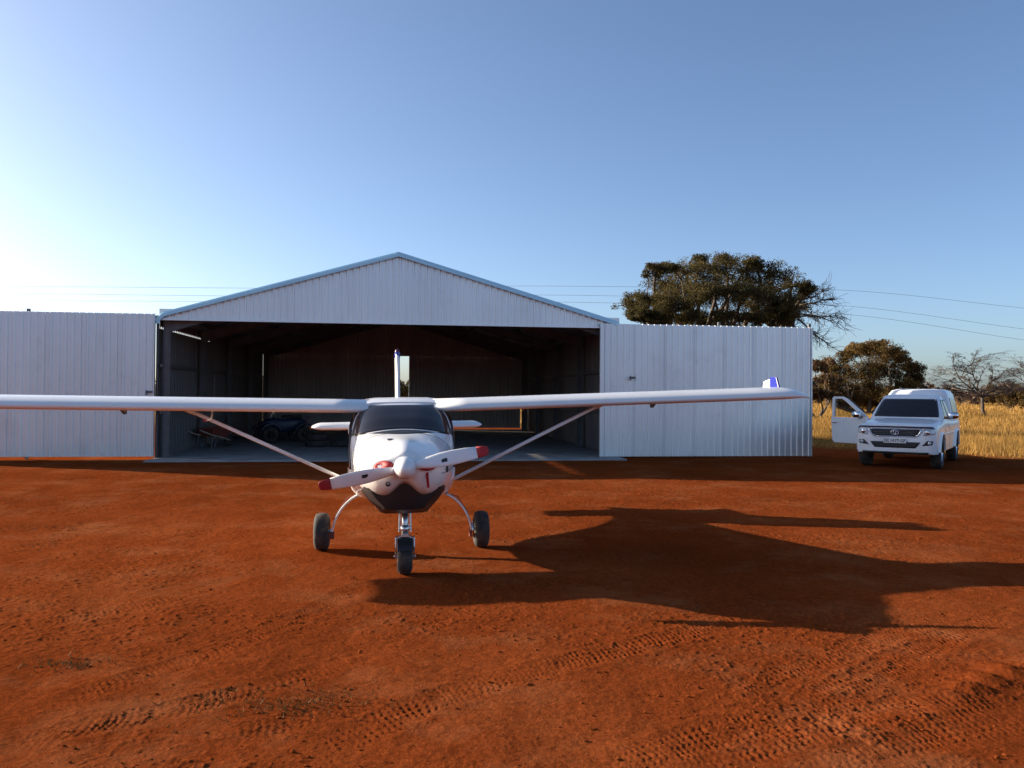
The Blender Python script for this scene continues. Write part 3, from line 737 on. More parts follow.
# main gear
for s in (-1, 1):
    rings = []
    P0, P1, P2, P3 = Vector((s*.38, .03, .64)), Vector((s*.60, .02, .60)), Vector((s*.74, .0, .42)), Vector((s*.775, 0, .20))
    for k in range(17):
        t = k/16; p = (1-t)**3*P0+3*(1-t)**2*t*P1+3*(1-t)*t*t*P2+t**3*P3
        d = (3*(1-t)**2*(P1-P0)+6*(1-t)*t*(P2-P1)+3*t*t*(P3-P2)).normalized(); n = Vector((d.z, 0, -d.x)); wd = .07-.035*t
        rings.append([p+n*.011+Vector((0, -wd, 0)), p+n*.011+Vector((0, wd, 0)), p-n*.011+Vector((0, wd, 0)), p-n*.011+Vector((0, -wd, 0))])
    lg = MB().loft(rings).build('main_gear_leg', M['gel'], ac, bevel=.006)
    mb = MB(); mb.box((s*.43, .03, .645), (.14, .2, .06)); mb.build('leg_clamp', M['steel'], lg, bevel=.01)
    wc = (s*.885, 0, .205)
    wh = MB().lathe([(-.055, .10), (-.075, .115), (-.082, .15), (-.07, .185), (-.045, .202), (0, .205), (.045, .202), (.07, .185), (.082, .15), (.075, .115), (.055, .10), (-.055, .10)], wc, 'x', 48).build('main_wheel', M['rubber'], ac, True)
    MB().lathe([(-.06, .001), (-.062, .05), (-.05, .09), (-.068, .112), (.068, .112), (.05, .09), (.062, .05), (.06, .001)], wc, 'x', 32).build('rim', M['alu'], wh, True)
    mb = MB(); mb.lathe([(-.022, .001), (-.022, .085), (-.012, .085), (-.012, .001)], (wc[0]-s*.085, 0, .205), 'x', 28); mb.tube([(s*.76, 0, .205), (s*.90, 0, .205)], .02); mb.build('brake_disc', M['chrome'], wh, auto=40)
    mb = MB(); mb.box((wc[0]-s*.10, .05, .16), (.06, .08, .09)); mb.tube([(s*.77, .06, .2), (s*.74, .07, .38), (s*.62, .06, .57), (s*.45, .05, .62)], .006, 6); mb.build('brake_caliper', M['rust'], wh)
# nose gear
NV = -1.326
nw = MB().lathe([(-.045, .085), (-.066, .10), (-.072, .125), (-.06, .155), (-.035, .170), (0, .173), (.035, .170), (.06, .155), (.072, .125), (.066, .10), (.045, .085), (-.045, .085)], (0, NV, .173), 'x', 44).build('nose_wheel', M['rubber'], ac, True)
MB().lathe([(-.05, .001), (-.05, .06), (-.058, .095), (.058, .095), (.05, .06), (.05, .001)], (0, NV, .173), 'x', 28).build('rim', M['alu'], nw, True)
mb = MB(); mb.tube([(0, NV+.06, .62), (0, NV+.01, .36)], [.032, .032], 14); mb.tube([(0, NV+.012, .47), (0, NV+.005, .40)], .043, 14)
ng = mb.build('nose_gear_leg', M['alu'], ac, True)
mb = MB()
for s in (-1, 1):
    mb.prism([(NV-.04, .36), (NV+.06, .36), (NV+.06, .30), (NV+.03, .15), (NV-.03, .15), (NV-.06, .27)], s*.088-.006, s*.088+.006, 'yz')
    mb.loft([[(s*.02, NV-.045, .385), (s*.02, NV+.06, .385), (s*.02, NV+.06, .37), (s*.02, NV-.045, .37)], [(s*.094, NV-.045, .345), (s*.094, NV+.06, .345), (s*.094, NV+.06, .33), (s*.094, NV-.045, .33)]])
mb.box((0, NV+.005, .378), (.07, .11, .03)); mb.tube([(-.105, NV, .173), (.105, NV, .173)], .014)
mb.build('fork', M['alu'], ng, bevel=.003)
mb = MB(); rr_ = []
for k in range(11):
    t = R(25+115*k/10); rr_.append([(x_, NV-r_*math.cos(t), .173+r_*math.sin(t)) for x_, r_ in ((-.078, .165), (-.072, .187), (0, .193), (.072, .187), (.078, .165), (.072, .180), (0, .186), (-.072, .180))])
MB().loft(rr_).build('mudguard', M['black'], ng, auto=50)
for s in (-1, 1): MB().tube([(s*.05, NV+.06, .60), (s*.055, NV+.04, .40)], .010, 8).build('steering_link', M['alu'], ng)
# roof wing-join fairing
mb = MB(); rings = []
for v_, z_ in ((-.10, 1.64), (.0, 1.668), (.3, 1.690), (.7, 1.68), (1.1, 1.65)):
    rings.append([(-.46, v_, z_-.02), (-.30, v_, z_+.002), (0, v_, z_+.006), (.30, v_, z_+.002), (.46, v_, z_-.02), (.46, v_, z_-.06), (-.46, v_, z_-.06)])
mb.loft(rings).build('roof_fairing', M['gel'], ac, auto=50, fn=roll)

# ------------------------------------------------------------------ pickup
tk = empty('pickup_truck', (9.66, 20.5, .0), R(-34), label='white double-cab pickup with canopy and its driver door standing open beside the hangar', cat='pickup truck')
def crspline(pts, per):
    n = len(pts); out = []
    for i in range(n):
        p0, p1, p2, p3 = [np.array(pts[(i+k) % n]) for k in (-1, 0, 1, 2)]
        for k in range(per):
            t = k/per; out.append(.5*((2*p1)+(p2-p0)*t+(2*p0-5*p1+4*p2-p3)*t*t+(3*p1-p0-3*p2+p3)*t**3))
    return out
BS = [-.88, -.84, -.74, -.5, 0, .55, 1.0, 2.4, 3.1, 4.05, 4.2, 4.24]
bhw = pchip(BS, [.66, .78, .87, .905, .915, .91, .905, .905, .91, .90, .86, .82])
bzb = pchip(BS, [.42, .38, .36, .36, .38, .38, .38, .38, .40, .44, .48, .54])
bzt = pchip(BS, [1.035, 1.055, 1.075, 1.10, 1.14, 1.18, 1.20, 1.17, 1.17, 1.17, 1.15, 1.10])
def tring(b):
    hw, zb, zt = bhw(b), bzb(b), bzt(b); sh = zt-.075-.055*min(1, max(0, (b+.8)/1.4))
    half = [(0, zb), (hw*.6, zb), (hw-.05, zb+.005), (hw-.012, zb+.06), (hw, (zb+sh)/2-.05), (hw, (zb+sh)/2+.08), (hw-.02, sh), (hw-.08, zt-.045), (hw-.22, zt-.005), (hw*.4, zt+.012), (0, zt+.018)]
    pts = half+[(-x, z) for x, z in half[-2:0:-1]]
    return [(p[0], b, p[1]) for p in crspline(pts, 3)]
bl = list(np.linspace(-.88, -.5, 12))+list(np.linspace(-.4, 4.05, 34))+[4.12, 4.17, 4.2, 4.225, 4.24]
tmp = MB().loft([tring(b) for b in bl]).build('body', [M['car'], M['trim']], tk, True)
def boolean(o, cutters):
    for c in cutters:
        md = o.modifiers.new('b', 'BOOLEAN'); md.operation = 'DIFFERENCE'; md.object = c; md.solver = 'EXACT'
    bpy.context.view_layer.update()
    me = bpy.data.meshes.new_from_object(o.evaluated_get(bpy.context.evaluated_depsgraph_get()))
    o.modifiers.clear(); o.data = me
    for c in cutters: bpy.data.objects.remove(c)
    me.set_sharp_from_angle(angle=R(35))
cut = []
for s in (-1, 1):
    for b in (0, 3.085):
        mb = MB(); mb.lathe([(-.2, .001), (-.2, .44), (.3, .44), (.3, .001)], (s*.86, b, .40), 'x', 36)
        c = mb.build('cut', [M['trim']], tk); c.data.materials.clear(); c.data.materials.append(M['car']); c.data.materials.append(M['trim'])
        for p_ in c.data.polygons: p_.material_index = 1
        cut.append(c)
mb = MB(); mb.prism([(.62, .50), (1.66, .50), (1.68, 1.3), (.70, 1.3)], -1.1, -.25, 'yz'); c = mb.build('cut', [M['car'], M['trim']], tk)
for p_ in c.data.polygons: p_.material_index = 1
cut.append(c)
boolean(tmp, cut); body = tmp
# cab and canopy
def house(name, levels, m, parent):
    rings = []
    for (z, b0, b1, hw, rad) in levels:
        r_ = []
        for (cx, cb, a0) in ((hw-rad, b1-rad, 0), (-(hw-rad), b1-rad, 90), (-(hw-rad), b0+rad, 180), (hw-rad, b0+rad, 270)):
            for k in range(7):
                a = R(a0+90*k/6); x_ = cx+rad*math.cos(a); y_ = cb+rad*math.sin(a)
                if a0 >= 180: y_ -= .13*(1-(x_/hw)**2)           # the screen bows forward
                r_.append((x_, y_, z))
        # extra points across the front so that it bows
        f = [(-(hw-rad)+2*(hw-rad)*k/8, b0-.13*(1-((-(hw-rad)+2*(hw-rad)*k/8)/hw)**2), z) for k in range(1, 8)]
        r_ = r_[:21]+f+r_[21:]
        rings.append(r_)
    return MB().loft(rings).build(name, m, parent, auto=40)
cab = house('cab', [(1.08, .66, 2.42, .86, .10), (1.20, .72, 2.42, .85, .10), (1.45, 1.06, 2.42, .77, .11), (1.66, 1.36, 2.40, .70, .13), (1.745, 1.50, 2.38, .66, .15), (1.785, 1.65, 2.3, .58, .18), (1.80, 1.85, 2.2, .42, .2)], [M['car'], M['trim']], tk)
mb = MB(); mb.prism([(.80, 1.0), (1.66, 1.0), (1.66, 1.68), (1.44, 1.68), (.84, 1.2)], -1.1, -.25, 'yz'); c = mb.build('cut', [M['car'], M['trim']], tk)
for p_ in c.data.polygons: p_.material_index = 1
boolean(cab, [c])
canopy = house('canopy', [(1.10, 2.62, 4.20, .87, .07), (1.20, 2.60, 4.20, .86, .07), (1.55, 2.57, 4.17, .79, .09), (1.80, 2.54, 4.12, .73, .12), (1.90, 2.58, 4.08, .665, .14), (1.94, 2.7, 4.0, .55, .16), (1.948, 2.9, 3.8, .4, .16)], M['car'], tk)
cb, yb, bb = bvh_of(cab), bvh_of(canopy), bvh_of(body)
fo = lambda p, q: (p, -4, q); so_ = lambda p, q: (4, p, q); sn = lambda p, q: (-4, p, q); ro = lambda p, q: (p, 9, q)
patch(cb, [(-.77, 1.22), (.77, 1.22), (.64, 1.68), (-.64, 1.68)], 24, 10, fo, (0, 1, 0), .006, .012, .06).build('windscreen', M['glass'], tk, True)
for f_, s in ((so_, 1), (sn, -1)):
    if s > 0: patch(cb, [(.92, 1.19), (1.60, 1.19), (1.60, 1.66), (1.42, 1.66)], 10, 8, f_, (-s, 0, 0), .006, .012).build('window', M['glass'], tk, True)
    patch(cb, [(1.72, 1.19), (2.32, 1.19), (2.25, 1.66), (1.72, 1.66)], 10, 8, f_, (-s, 0, 0), .006, .012).build('window', M['glass'], tk, True)
    patch(yb, [(2.74, 1.26), (3.95, 1.26), (3.90, 1.72), (2.76, 1.72)], 12, 8, f_, (-s, 0, 0), .006, .012, .1).build('canopy_window', M['glass'], canopy, True)
    patch(bb, [(-.38, .80), (3.9, .80), (3.9, .83), (-.38, .83)], 40, 1, f_, (-s, 0, 0), .004, .006).build('side_moulding', M['car'], tk, True) if s > 0 else None
    # arch flare
for s in (-1, 1):
    for b in (0, 3.085):
        mb = MB(); rr_ = []
        for k in range(17):
            t = R(2+176*k/16); c_, q_ = -math.cos(t), math.sin(t)
            rr_.append([(s*.88, b+.435*c_, .40+.435*q_), (s*.945, b+.44*c_, .40+.44*q_), (s*.935, b+.475*c_, .40+.475*q_), (s*.895, b+.52*c_, .40+.52*q_)])
        mb.loft(rr_).build('wheel_arch', M['car'], tk, auto=50)
        wc = (s*.80, b, .375)
        wl = MB().lathe([(-.11, .22), (-.125, .27), (-.12, .34), (-.085, .372), (0, .376), (.085, .372), (.12, .34), (.125, .27), (.11, .22), (-.11, .22)], wc, 'x', 48).build('wheel', M['rubber'], tk, True)
        mb = MB(); mb.lathe([(-.1, .225), (s*.10, .225), (s*.105, .21), (s*.05, .19), (s*.02, .12), (s*.06, .06), (s*.075, .001)], wc, 'x', 36)
        for k in range(6):
            a = 2*math.pi*k/6; rot = Matrix.Rotation(a, 3, 'X')
            mb.box(Vector(wc)+rot @ Vector((s*.07, 0, .12)), (.035, .06, .19), rot)
        mb.build('rim', M['chrome'], wl, auto=35)
# bonnet lines, guard, grille, lamps
mb = patch(bb, [(-.85, .985), (.85, .985), (.80, 1.03), (-.80, 1.03)], 30, 2, fo, (0, 1, 0), .03, .03, 0., .012); mb.build('bonnet_guard', M['guard'], tk, True)
gr = patch(bb, [(-.47, .80), (.47, .80), (.56, .955), (-.56, .955)], 20, 5, fo, (0, 1, 0), .012, .02, .12).build('grille', M['trim'], tk, True)
mb = MB()
def front(a, z): 
    h_ = bb.ray_cast(Vector((a, -4, z)), Vector((0, 1, 0)))[0]; return h_ if h_ else Vector((a, -.6, z))
def strip(pts, r_, off=.02, seg=8, sq=1.):
    return MB().tube([front(a, z)-Vector((0, off, 0)) for a, z in pts], r_, seg, sq)
for z in (.84, .885, .925): mb.add(*(lambda t: (t.v, t.f))(strip([(a, z) for a in np.linspace(-.46-.25*(z-.84), .46+.25*(z-.84), 14)], .005, .016)))
mb.build('grille_bar', M['steel'], gr, True)
mb = MB()
for s in (-1, 1): mb.add(*(lambda t: (t.v, t.f))(strip([(s*(.58-.0), .965), (s*.555, .90), (s*.50, .82), (s*.42, .785)], .017, .014)))
mb.add(*(lambda t: (t.v, t.f))(strip([(a, .785) for a in np.linspace(-.42, .42, 12)], .012, .014)))
mb.add(*(lambda t: (t.v, t.f))(strip([(a, .962) for a in np.linspace(-.57, .57, 14)], .012, .014)))
mb.build('grille_surround', M['chrome'], gr, True)
# oval emblem
mb = MB(); y0 = front(0, .885).y-.035
def oval(cx, cz, rx, rz, n=28): return [(cx+rx*math.cos(2*math.pi*k/n), y0, cz+rz*math.sin(2*math.pi*k/n)) for k in range(n+1)]
mb.tube(oval(0, .885, .085, .056), .008, 6); mb.tube(oval(0, .885, .024, .05), .006, 6); mb.tube(oval(0, .908, .055, .022), .006, 6)
mb.build('emblem', M['chrome'], gr, True)
for s in (-1, 1):
    c4 = [(s*.60, .815), (s*.86, .85), (s*.875, .99), (s*.62, .965)]
    if s < 0: c4 = [c4[1], c4[0], c4[3], c4[2]]
    hl = patch(bb, c4, 12, 6, fo, (0, 1, 0), .010, .02, .08).build('headlight', M['lamp'], tk, True)
    pc = front(s*.70, .895); MB().lathe([(-.02, .001), (-.022, .04), (-.012, .052), (.02, .052)], (pc.x, pc.y-.0, pc.z), 'y', 20).build('reflector', M['chrome'], hl, True)
    c4 = [(s*.58, .575), (s*.80, .60), (s*.82, .69), (s*.70, .70)]
    if s < 0: c4 = [c4[1], c4[0], c4[3], c4[2]]
    fr_ = patch(bb, c4, 8, 5, fo, (0, 1, 0), .008, .02).build('fog_light', M['trim'], tk, True)
    pc = front(s*.74, .645); MB().lathe([(-.02, .001), (-.02, .034), (-.008, .042), (.02, .042)], (pc.x, pc.y-.0, pc.z), 'y', 20).build('lens', M['lamp'], fr_, True)
patch(bb, [(-.45, .515), (.45, .515), (.56, .66), (-.56, .66)], 18, 4, fo, (0, 1, 0), .008, .02, .08).build('lower_intake', M['trim'], tk, True)
pl = MB(); yp = front(0, .69).y; pl.box((0, yp-.035, .685), (.50, .012, .115)); pl.box((0, yp-.015, .685), (.3, .03, .06)); po = pl.build('number_plate', M['plate'], tk, bevel=.003)
for tx_, ox in (('DC', -.175), ('14', -.055), ('YT-GP', .115)):
    me = text_mesh(tx_, .105, .001, .0015)
    for v_ in me.vertices: v_.co = Vector((v_.co.x*.80+ox, yp-.0425-v_.co.z, .685+v_.co.y))
    link_mesh('lettering', me, M['ink'], po)
strip([(a, .40) for a in np.linspace(-.72, .72, 16)], .03, .0, 8).build('bumper_lip', M['trim'], tk, True)
for s in (-1, 1): MB().tube([(s*.55, .70, 1.235), (s*.15+.05, .80-.14, 1.26)], .008).build('wiper', M['trim'], tk)
# roof mounts and rails on the canopy
for x_ in (-.45, 0, .5): pieces('rack_mount', [((x_, 2.85, 1.96), (.05, .12, .07)), ((x_, 3.8, 1.955), (.05, .12, .05))], M['trim'], canopy, bevel=.01)
# mirrors
def mirror(parent, c, s, fn=None):
    mb = MB(); rings = []
    for k in range(7):
        t = -1+2*k/6; e = math.sqrt(max(.08, 1-t*t))
        rings.append([(c[0]+.125*t, c[1]+.05*e*math.cos(a), c[2]+.085*e**.5*math.sin(a)) for a in np.linspace(0, 2*math.pi, 14, endpoint=False)])
    mb.loft(rings); return mb.build('mirror', M['chrome'], parent, True)
mirror(tk, (1.04, .98, 1.27), 1)
MB().box((.93, .98, 1.20), (.16, .05, .04)).build('mirror_arm', M['trim'], tk, bevel=.01)
# tail
patch(bb, [(-.75, .62), (.75, .62), (.75, 1.05), (-.75, 1.05)], 10, 6, ro, (0, -1, 0), .006, .012).build('tailgate', M['car'], tk, True)
patch(yb, [(-.6, 1.3), (.6, 1.3), (.55, 1.72), (-.55, 1.72)], 10, 6, ro, (0, -1, 0), .006, .012, .1).build('canopy_hatch', M['glass'], canopy, True)
for s in (-1, 1): MB().box((s*.80, 4.215, .92), (.10, .05, .3)).build('tail_light', M['red'], tk, bevel=.01)
MB().box((0, 4.28, .52), (1.6, .14, .16)).build('rear_bumper', M['chrome'], tk, bevel=.03)
for s, b in ((1, .98), (1, 2.05)):
    MB().box((s*.925, b+.45, 1.0), (.03, .16, .03)).build('door_handle', M['chrome'], tk, bevel=.008)
patch(bb, [(.66, .45), (.675, .45), (.675, 1.1), (.66, 1.1)], 1, 10, so_, (-1, 0, 0), .002, .004).build('door_seam', M['trim'], tk)
patch(bb, [(1.66, .45), (1.675, .45), (1.675, 1.1), (1.66, 1.1)], 1, 10, so_, (-1, 0, 0), .002, .004).build('door_seam', M['trim'], tk)
MB().box((-.45, 1.55, .80), (.5, .5, .14)).build('seat', M['cloth'], tk, bevel=.05)
# open door, hinged at the front edge on the far side from the hangar mouth
hinge = Matrix.Translation((-.90, .66, 0)) @ Matrix.Rotation(R(-0), 4, 'Z')
ph = R(68)
def dplace(p):                                        # (along the door, thickness, z) -> truck local
    x_, t_, z_ = p
    c_, s_ = math.cos(ph), math.sin(ph)
    return (-.90-x_*s_+t_*c_, .66+x_*c_+t_*s_, z_)
dl = [(0, .56), (.06, .48), (1.0, .48), (1.06, .56), (1.09, 1.17), (0, 1.17)]
dr = MB().prism([(x_, z_) for x_, z_ in dl], 0, .13, 'xz').build('door', M['car'], tk, bevel=.02, fn=dplace)
outer = [(.02, 1.172), (.10, 1.25), (.62, 1.66), (.76, 1.725), (1.02, 1.725), (1.07, 1.68), (1.09, 1.172)]
inner = [(.20, 1.19), (.235, 1.25), (.67, 1.60), (.78, 1.665), (.98, 1.665), (1.01, 1.63), (1.02, 1.19)]
mb = MB(); n = len(outer)
vs = [(x_, .04, z_) for x_, z_ in outer]+[(x_, .04, z_) for x_, z_ in inner]+[(x_, .095, z_) for x_, z_ in outer]+[(x_, .095, z_) for x_, z_ in inner]
fs = []
for i in range(n-1):
    fs += [(i, i+1, n+i+1, n+i), (2*n+i, 3*n+i, 3*n+i+1, 2*n+i+1), (i, 2*n+i, 2*n+i+1, i+1), (n+i, n+i+1, 3*n+i+1, 3*n+i)]
fs += [(0, n, 3*n, 2*n), (n-1, 3*n-1, 4*n-1, 2*n-1)]
mb.add(vs, fs).build('window_frame', M['car'], dr, fn=dplace)
MB().prism([(x_, z_) for x_, z_ in inner], .064, .070, 'xz').build('window', M['clear'], dr, fn=dplace)
MB().box((.98, -.02, 1.03), (.17, .035, .035)).build('handle', M['chrome'], dr, bevel=.008, fn=dplace)
MB().prism([(.06, .56), (1.0, .56), (1.0, 1.12), (.06, 1.12)], .132, .145, 'xz').build('door_lining', M['cloth'], dr, fn=dplace)
mo = MB(); rings = []
for k in range(9):
    t = -1+2*k/8; e = math.sqrt(max(.06, 1-t*t))
    rings.append([(.25+.13*t, -.12+.06*e*math.cos(a), 1.26+.09*e**.6*math.sin(a)) for a in np.linspace(0, 2*math.pi, 14, endpoint=False)])
mo.loft(rings).build('mirror', M['chrome'], dr, True, fn=dplace)
MB().box((.22, -.03, 1.19), (.12, .12, .04)).build('mirror_arm', M['trim'], dr, bevel=.01, fn=dplace)

# ------------------------------------------------------------------ trees
def leaves_in(clumps, size, flat=.6, asp=.6):
    """clumps: list of (center, radius, n) -> quads"""
    C = np.concatenate([np.repeat(np.array([c]), n, 0) for c, r, n in clumps]); RR = np.concatenate([np.full(n, r) for c, r, n in clumps])
    n = len(C); d = rng.normal(size=(n, 3)); d /= np.linalg.norm(d, axis=1)[:, None]; d *= (rng.random(n)**.45*RR)[:, None]; d[:, 2] *= flat
    p = C+d; a = rng.normal(size=(n, 3)); a /= np.linalg.norm(a, axis=1)[:, None]; b = np.cross(a, rng.normal(size=(n, 3))); b /= np.linalg.norm(b, axis=1)[:, None]
    s = size*(.6+.8*rng.random(n))[:, None]; a *= s; b *= s*asp
    return np.stack([p-a, p+b*.8, p+a, p-b*.8], 1).reshape(-1, 3)

def limb(mb, p0, p1, r0, r1, n=6, wob=.12, sag=0., seg=6):
    p0, p1 = Vector(p0), Vector(p1); L_ = (p1-p0).length; pts = []; rs = []
    off = Vector((0, 0, 0))
    for k in range(n+1):
        t = k/n; off += Vector((random.gauss(0, 1), random.gauss(0, 1), random.gauss(0, .7)))*wob*L_/n if 0 < k < n else Vector((0, 0, 0))
        pts.append(p0.lerp(p1, t)+off*(1-t**4)+Vector((0, 0, sag*math.sin(math.pi*t)))); rs.append(r0+(r1-r0)*t)
    mb.tube(pts, rs, seg); return pts

def tree(name, base, forks, blobs, leaf, leafsize, per, sub, label, cat, group, trunk_r, bark='bark', flat=.6, bare=(), clump=.5):
    t = empty(name, base, label=label, cat=cat, group=group); base = Vector(base)
    mb = MB(); clumps = []
    F0 = [Vector(f)-base for f in forks]
    for f in F0: limb(mb, (0, 0, -.1), f, trunk_r, trunk_r*.62, 6, .06, 0, 8)
    for (c, r) in blobs:
        c = Vector(c)-base; f = min(F0, key=lambda q: (q-c).length+random.random()*.8)
        limb(mb, f, c, trunk_r*.42, trunk_r*.12, 6, .16, .15*r)
        for k in range(sub):
            d = Vector((random.gauss(0, 1), random.gauss(0, 1), random.gauss(.1, .8))).normalized()*r*random.uniform(.35, 1.3)
            d.z *= .75; e = c+d
            limb(mb, c-d*.1, e, trunk_r*.10, trunk_r*.03, 4, .2, 0, 4)
            clumps.append((tuple(e), r*clump*random.uniform(.6, 1.1), int(per*random.uniform(.5, 1.4))))
    for (a, b) in bare:
        a, b = Vector(a)-base, Vector(b)-base; pts = limb(mb, a, b, trunk_r*.14, trunk_r*.03, 7, .16, 0, 4)
        for p_ in pts[2:]:
            for k in range(4):
                d = ((b-a).normalized()*.8+Vector((random.gauss(0, 1), random.gauss(0, 1), random.gauss(0, 1)))*.65)*random.uniform(.2, .6)
                q = limb(mb, p_, p_+d, trunk_r*.05, trunk_r*.018, 4, .25, 0, 4)
                for w_ in range(2): limb(mb, q[2], q[2]+Vector((random.gauss(.2, .3), random.gauss(0, .3), random.gauss(0, .3))), trunk_r*.028, trunk_r*.014, 2, .2, 0, 3)
    mb.build('trunk', M[bark], t, True)
    if leaf: mass_mesh('crown', leaves_in(clumps, leafsize, flat), 4, M[leaf], t)
    return t

# big acacia behind the right-hand door
D = 38.; bl_ = []
for (x_, y_, r_) in [(630, 304, 13), (648, 299, 17), (664, 284, 18), (656, 271, 11), (690, 292, 20), (688, 272, 17), (716, 272, 17), (714, 295, 19), (744, 270, 17), (744, 295, 20), (770, 275, 17), (768, 298, 19), (793, 286, 16), (798, 305, 13), (636, 315, 8), (672, 313, 11), (704, 318, 9), (740, 320, 11), (770, 319, 10), (790, 317, 10), (726, 262, 10), (756, 264, 9), (702, 263, 10), (806, 290, 9), (672, 267, 9)]:
    dd = D+random.uniform(-2.2, 2.2); bl_.append((at(x_, y_, dd), r_/F*dd))
for (x_, y_, r_) in [(688, 311, 11), (722, 312, 11), (756, 312, 12), (655, 313, 10), (782, 310, 11), (640, 308, 9), (700, 285, 18), (730, 283, 18), (760, 288, 18), (670, 296, 15), (785, 300, 14)]:
    for dd in (D-3.2, D+3.0): bl_.append((at(x_, y_+6, dd), r_/F*dd))
bare_ = [(at(796, 312, D), at(838, 322, D+1)), (at(800, 305, D), at(832, 300, D-1)), (at(798, 318, D), at(826, 342, D)), (at(800, 300, D), at(824, 290, D+.5)), (at(795, 316, D), at(842, 316, D+.8)), (at(790, 322, D), at(815, 335, D-1))]
tree('acacia_tree', (10.4, D, 0), [(8.4, D-.3, 3.6), (10.2, D+.6, 3.9), (12.0, D-.2, 3.7), (7.6, D+1, 3.9), (13.0, D+.8, 4.2)], bl_, 'leaf_acacia', .036, 150, 29, 'broad dark flat-topped acacia towering behind the right-hand sheet-metal door', 'tree', None, .34, flat=.62, bare=bare_, clump=.60)
# olive bush beyond the pickup
D = 72.; bl_ = []
for (x_, y_, r_) in [(835, 368, 13), (828, 385, 12), (850, 355, 11), (868, 350, 11), (886, 352, 11), (900, 358, 10), (910, 368, 9), (915, 380, 8), (872, 366, 16), (890, 375, 15), (855, 378, 15), (905, 388, 10), (870, 392, 14), (845, 394, 12), (890, 394, 12), (918, 391, 6), (856, 348, 6), (878, 345, 6), (850, 402, 9), (866, 402, 9), (882, 402, 9), (898, 401, 9), (912, 400, 8), (838, 402, 8)]:
    dd = D+random.uniform(-2.5, 2.5); bl_.append((at(x_, y_, dd), r_/F*dd))
tree('thorn_tree', (31.0, D, 0), [(29.5, D, 1.4), (31.5, D+.5, 1.6), (33., D-.5, 1.5), (27.6, D+.4, 1.3)], bl_, 'leaf_bush', .07, 150, 30, 'rounded olive-brown thorn tree directly behind the open pickup door', 'tree', None, .22, flat=.75, clump=.6)
D = 60.; bl_ = []
for (x_, y_, r_) in [(815, 368, 9), (825, 364, 8), (812, 384, 10), (828, 380, 9), (820, 396, 9), (834, 396, 7), (800, 372, 10), (800, 390, 10)]:
    dd = D+random.uniform(-1.5, 1.5); bl_.append((at(x_, y_, dd), r_/F*dd))
tree('thorn_bush', (22.2, D, 0), [(21.5, D, .8), (23, D+.4, .9), (22.4, D-.5, .8)], bl_, 'leaf_brown', .11, 90, 12, 'lower brown bush growing right at the corner of the right-hand door', 'bush', None, .12, flat=.8, clump=.5)
D = 82.; bl_ = []
for (x_, y_, r_) in [(930, 391, 6), (942, 392, 6), (955, 393, 6), (921, 392, 5), (948, 397, 5), (935, 398, 6)]:
    bl_.append((at(x_, y_, D), r_/F*D))
tree('thorn_bush', (41.5, D, 0), [(40.5, D, .6), (42.5, D, .7)], bl_, 'leaf_brown', .10, 70, 10, 'low brown scrub bush behind the roof of the white pickup', 'bush', None, .08, flat=.8, clump=.55)
# leafless tree at the right edge
def dead_tree(name, base, spread, label, seedv, fork_h=1.7):
    random.seed(seedv); t = empty(name, base, label=label, cat='tree', group='leafless trees in the dry grass'); base = Vector(base)
    mb = MB(); limb(mb, (0, 0, -.1), (-.15, 0, fork_h), .17, .13, 5, .08, 0, 7)
    def grow(p, q, r, lev):
        pts = limb(mb, p, q, r, r*.4, 6, .22, .1, 5 if lev < 2 else 3)
        if lev >= 4: return
        d = (Vector(q)-Vector(p)); n_ = 5 if lev < 2 else 4
        for k in range(n_):
            s = pts[random.randint(2, 6)]; e = d*.42+Vector((random.gauss(0, 1), random.gauss(0, .8), random.gauss(-.12, .30)))*d.length*.34
            grow(s, s+e, max(r*.45, .011), lev+1)
    for q in spread: grow(Vector((-.15, 0, fork_h)), Vector(q)-base, .09, 0)
    mb.build('trunk', M['dead'], t, True); return t
D = 74.
b0 = at(984, 406, D); 
dead_tree('bare_tree', (b0.x, D, 0), [at(955, 369, D), at(964, 377, D+1), at(972, 369, D-1), at(1005, 383, D), at(1014, 389, D+1), at(992, 378, D-1.5), at(957, 388, D-1)], 'leafless grey tree with drooping twigs standing alone in the dry grass', 5)
D = 95.
b0 = at(1045, 404, D)
dead_tree('bare_tree', (b0.x, D, 0), [at(1022, 380, D), at(1030, 372, D+1), at(1055, 376, D), at(1068, 386, D), at(1026, 390, D)], 'leafless tree cut off by the right edge of the view', 6)
random.seed(21)
# bushes seen through the rear doors and beside the hangar
for (x_, y_, s_, leaf_, lab) in [(-9.6, 68, 1.35, 'leaf_bush', 'olive bush seen through the gap between the rear hangar doors'), (58, 96, 1.5, 'leaf_bush', 'olive bush near the right edge beside the leafless trees'), (66, 110, 1.6, 'leaf_brown', 'brown bush near the right edge far behind the leafless trees')]:
    bl_ = []
    for k in range(9):
        a = random.uniform(0, 6.28); q = random.uniform(.2, 1.3)*s_
        bl_.append((Vector((x_+q*math.cos(a), y_+q*math.sin(a), random.uniform(.6, 1.7)*s_)), .62*s_))
    tree('thorn_bush', (x_, y_, 0), [(x_-.3, y_, .5), (x_+.4, y_+.2, .6)], bl_, leaf_, .10, 110, 10, lab, 'bush', None, .08, flat=.85, clump=.55)
# far scrub, one mass
cl = []
for k in range(420):
    x_ = rng.uniform(-170, 330); y_ = rng.uniform(165, 235); h_ = rng.uniform(2.2, 4.6)
    for q in range(3): cl.append(((x_+rng.normal()*2.2, y_+rng.normal()*2, h_*rng.uniform(.35, .8)), h_*.52, 60))
fs_ = mass_mesh('far_scrub', leaves_in(cl, .42, .8), 4, M['leaf_far']); tag(fs_, 'hazy brown belt of bushveld scrub along the horizon', 'scrub', kind='stuff')

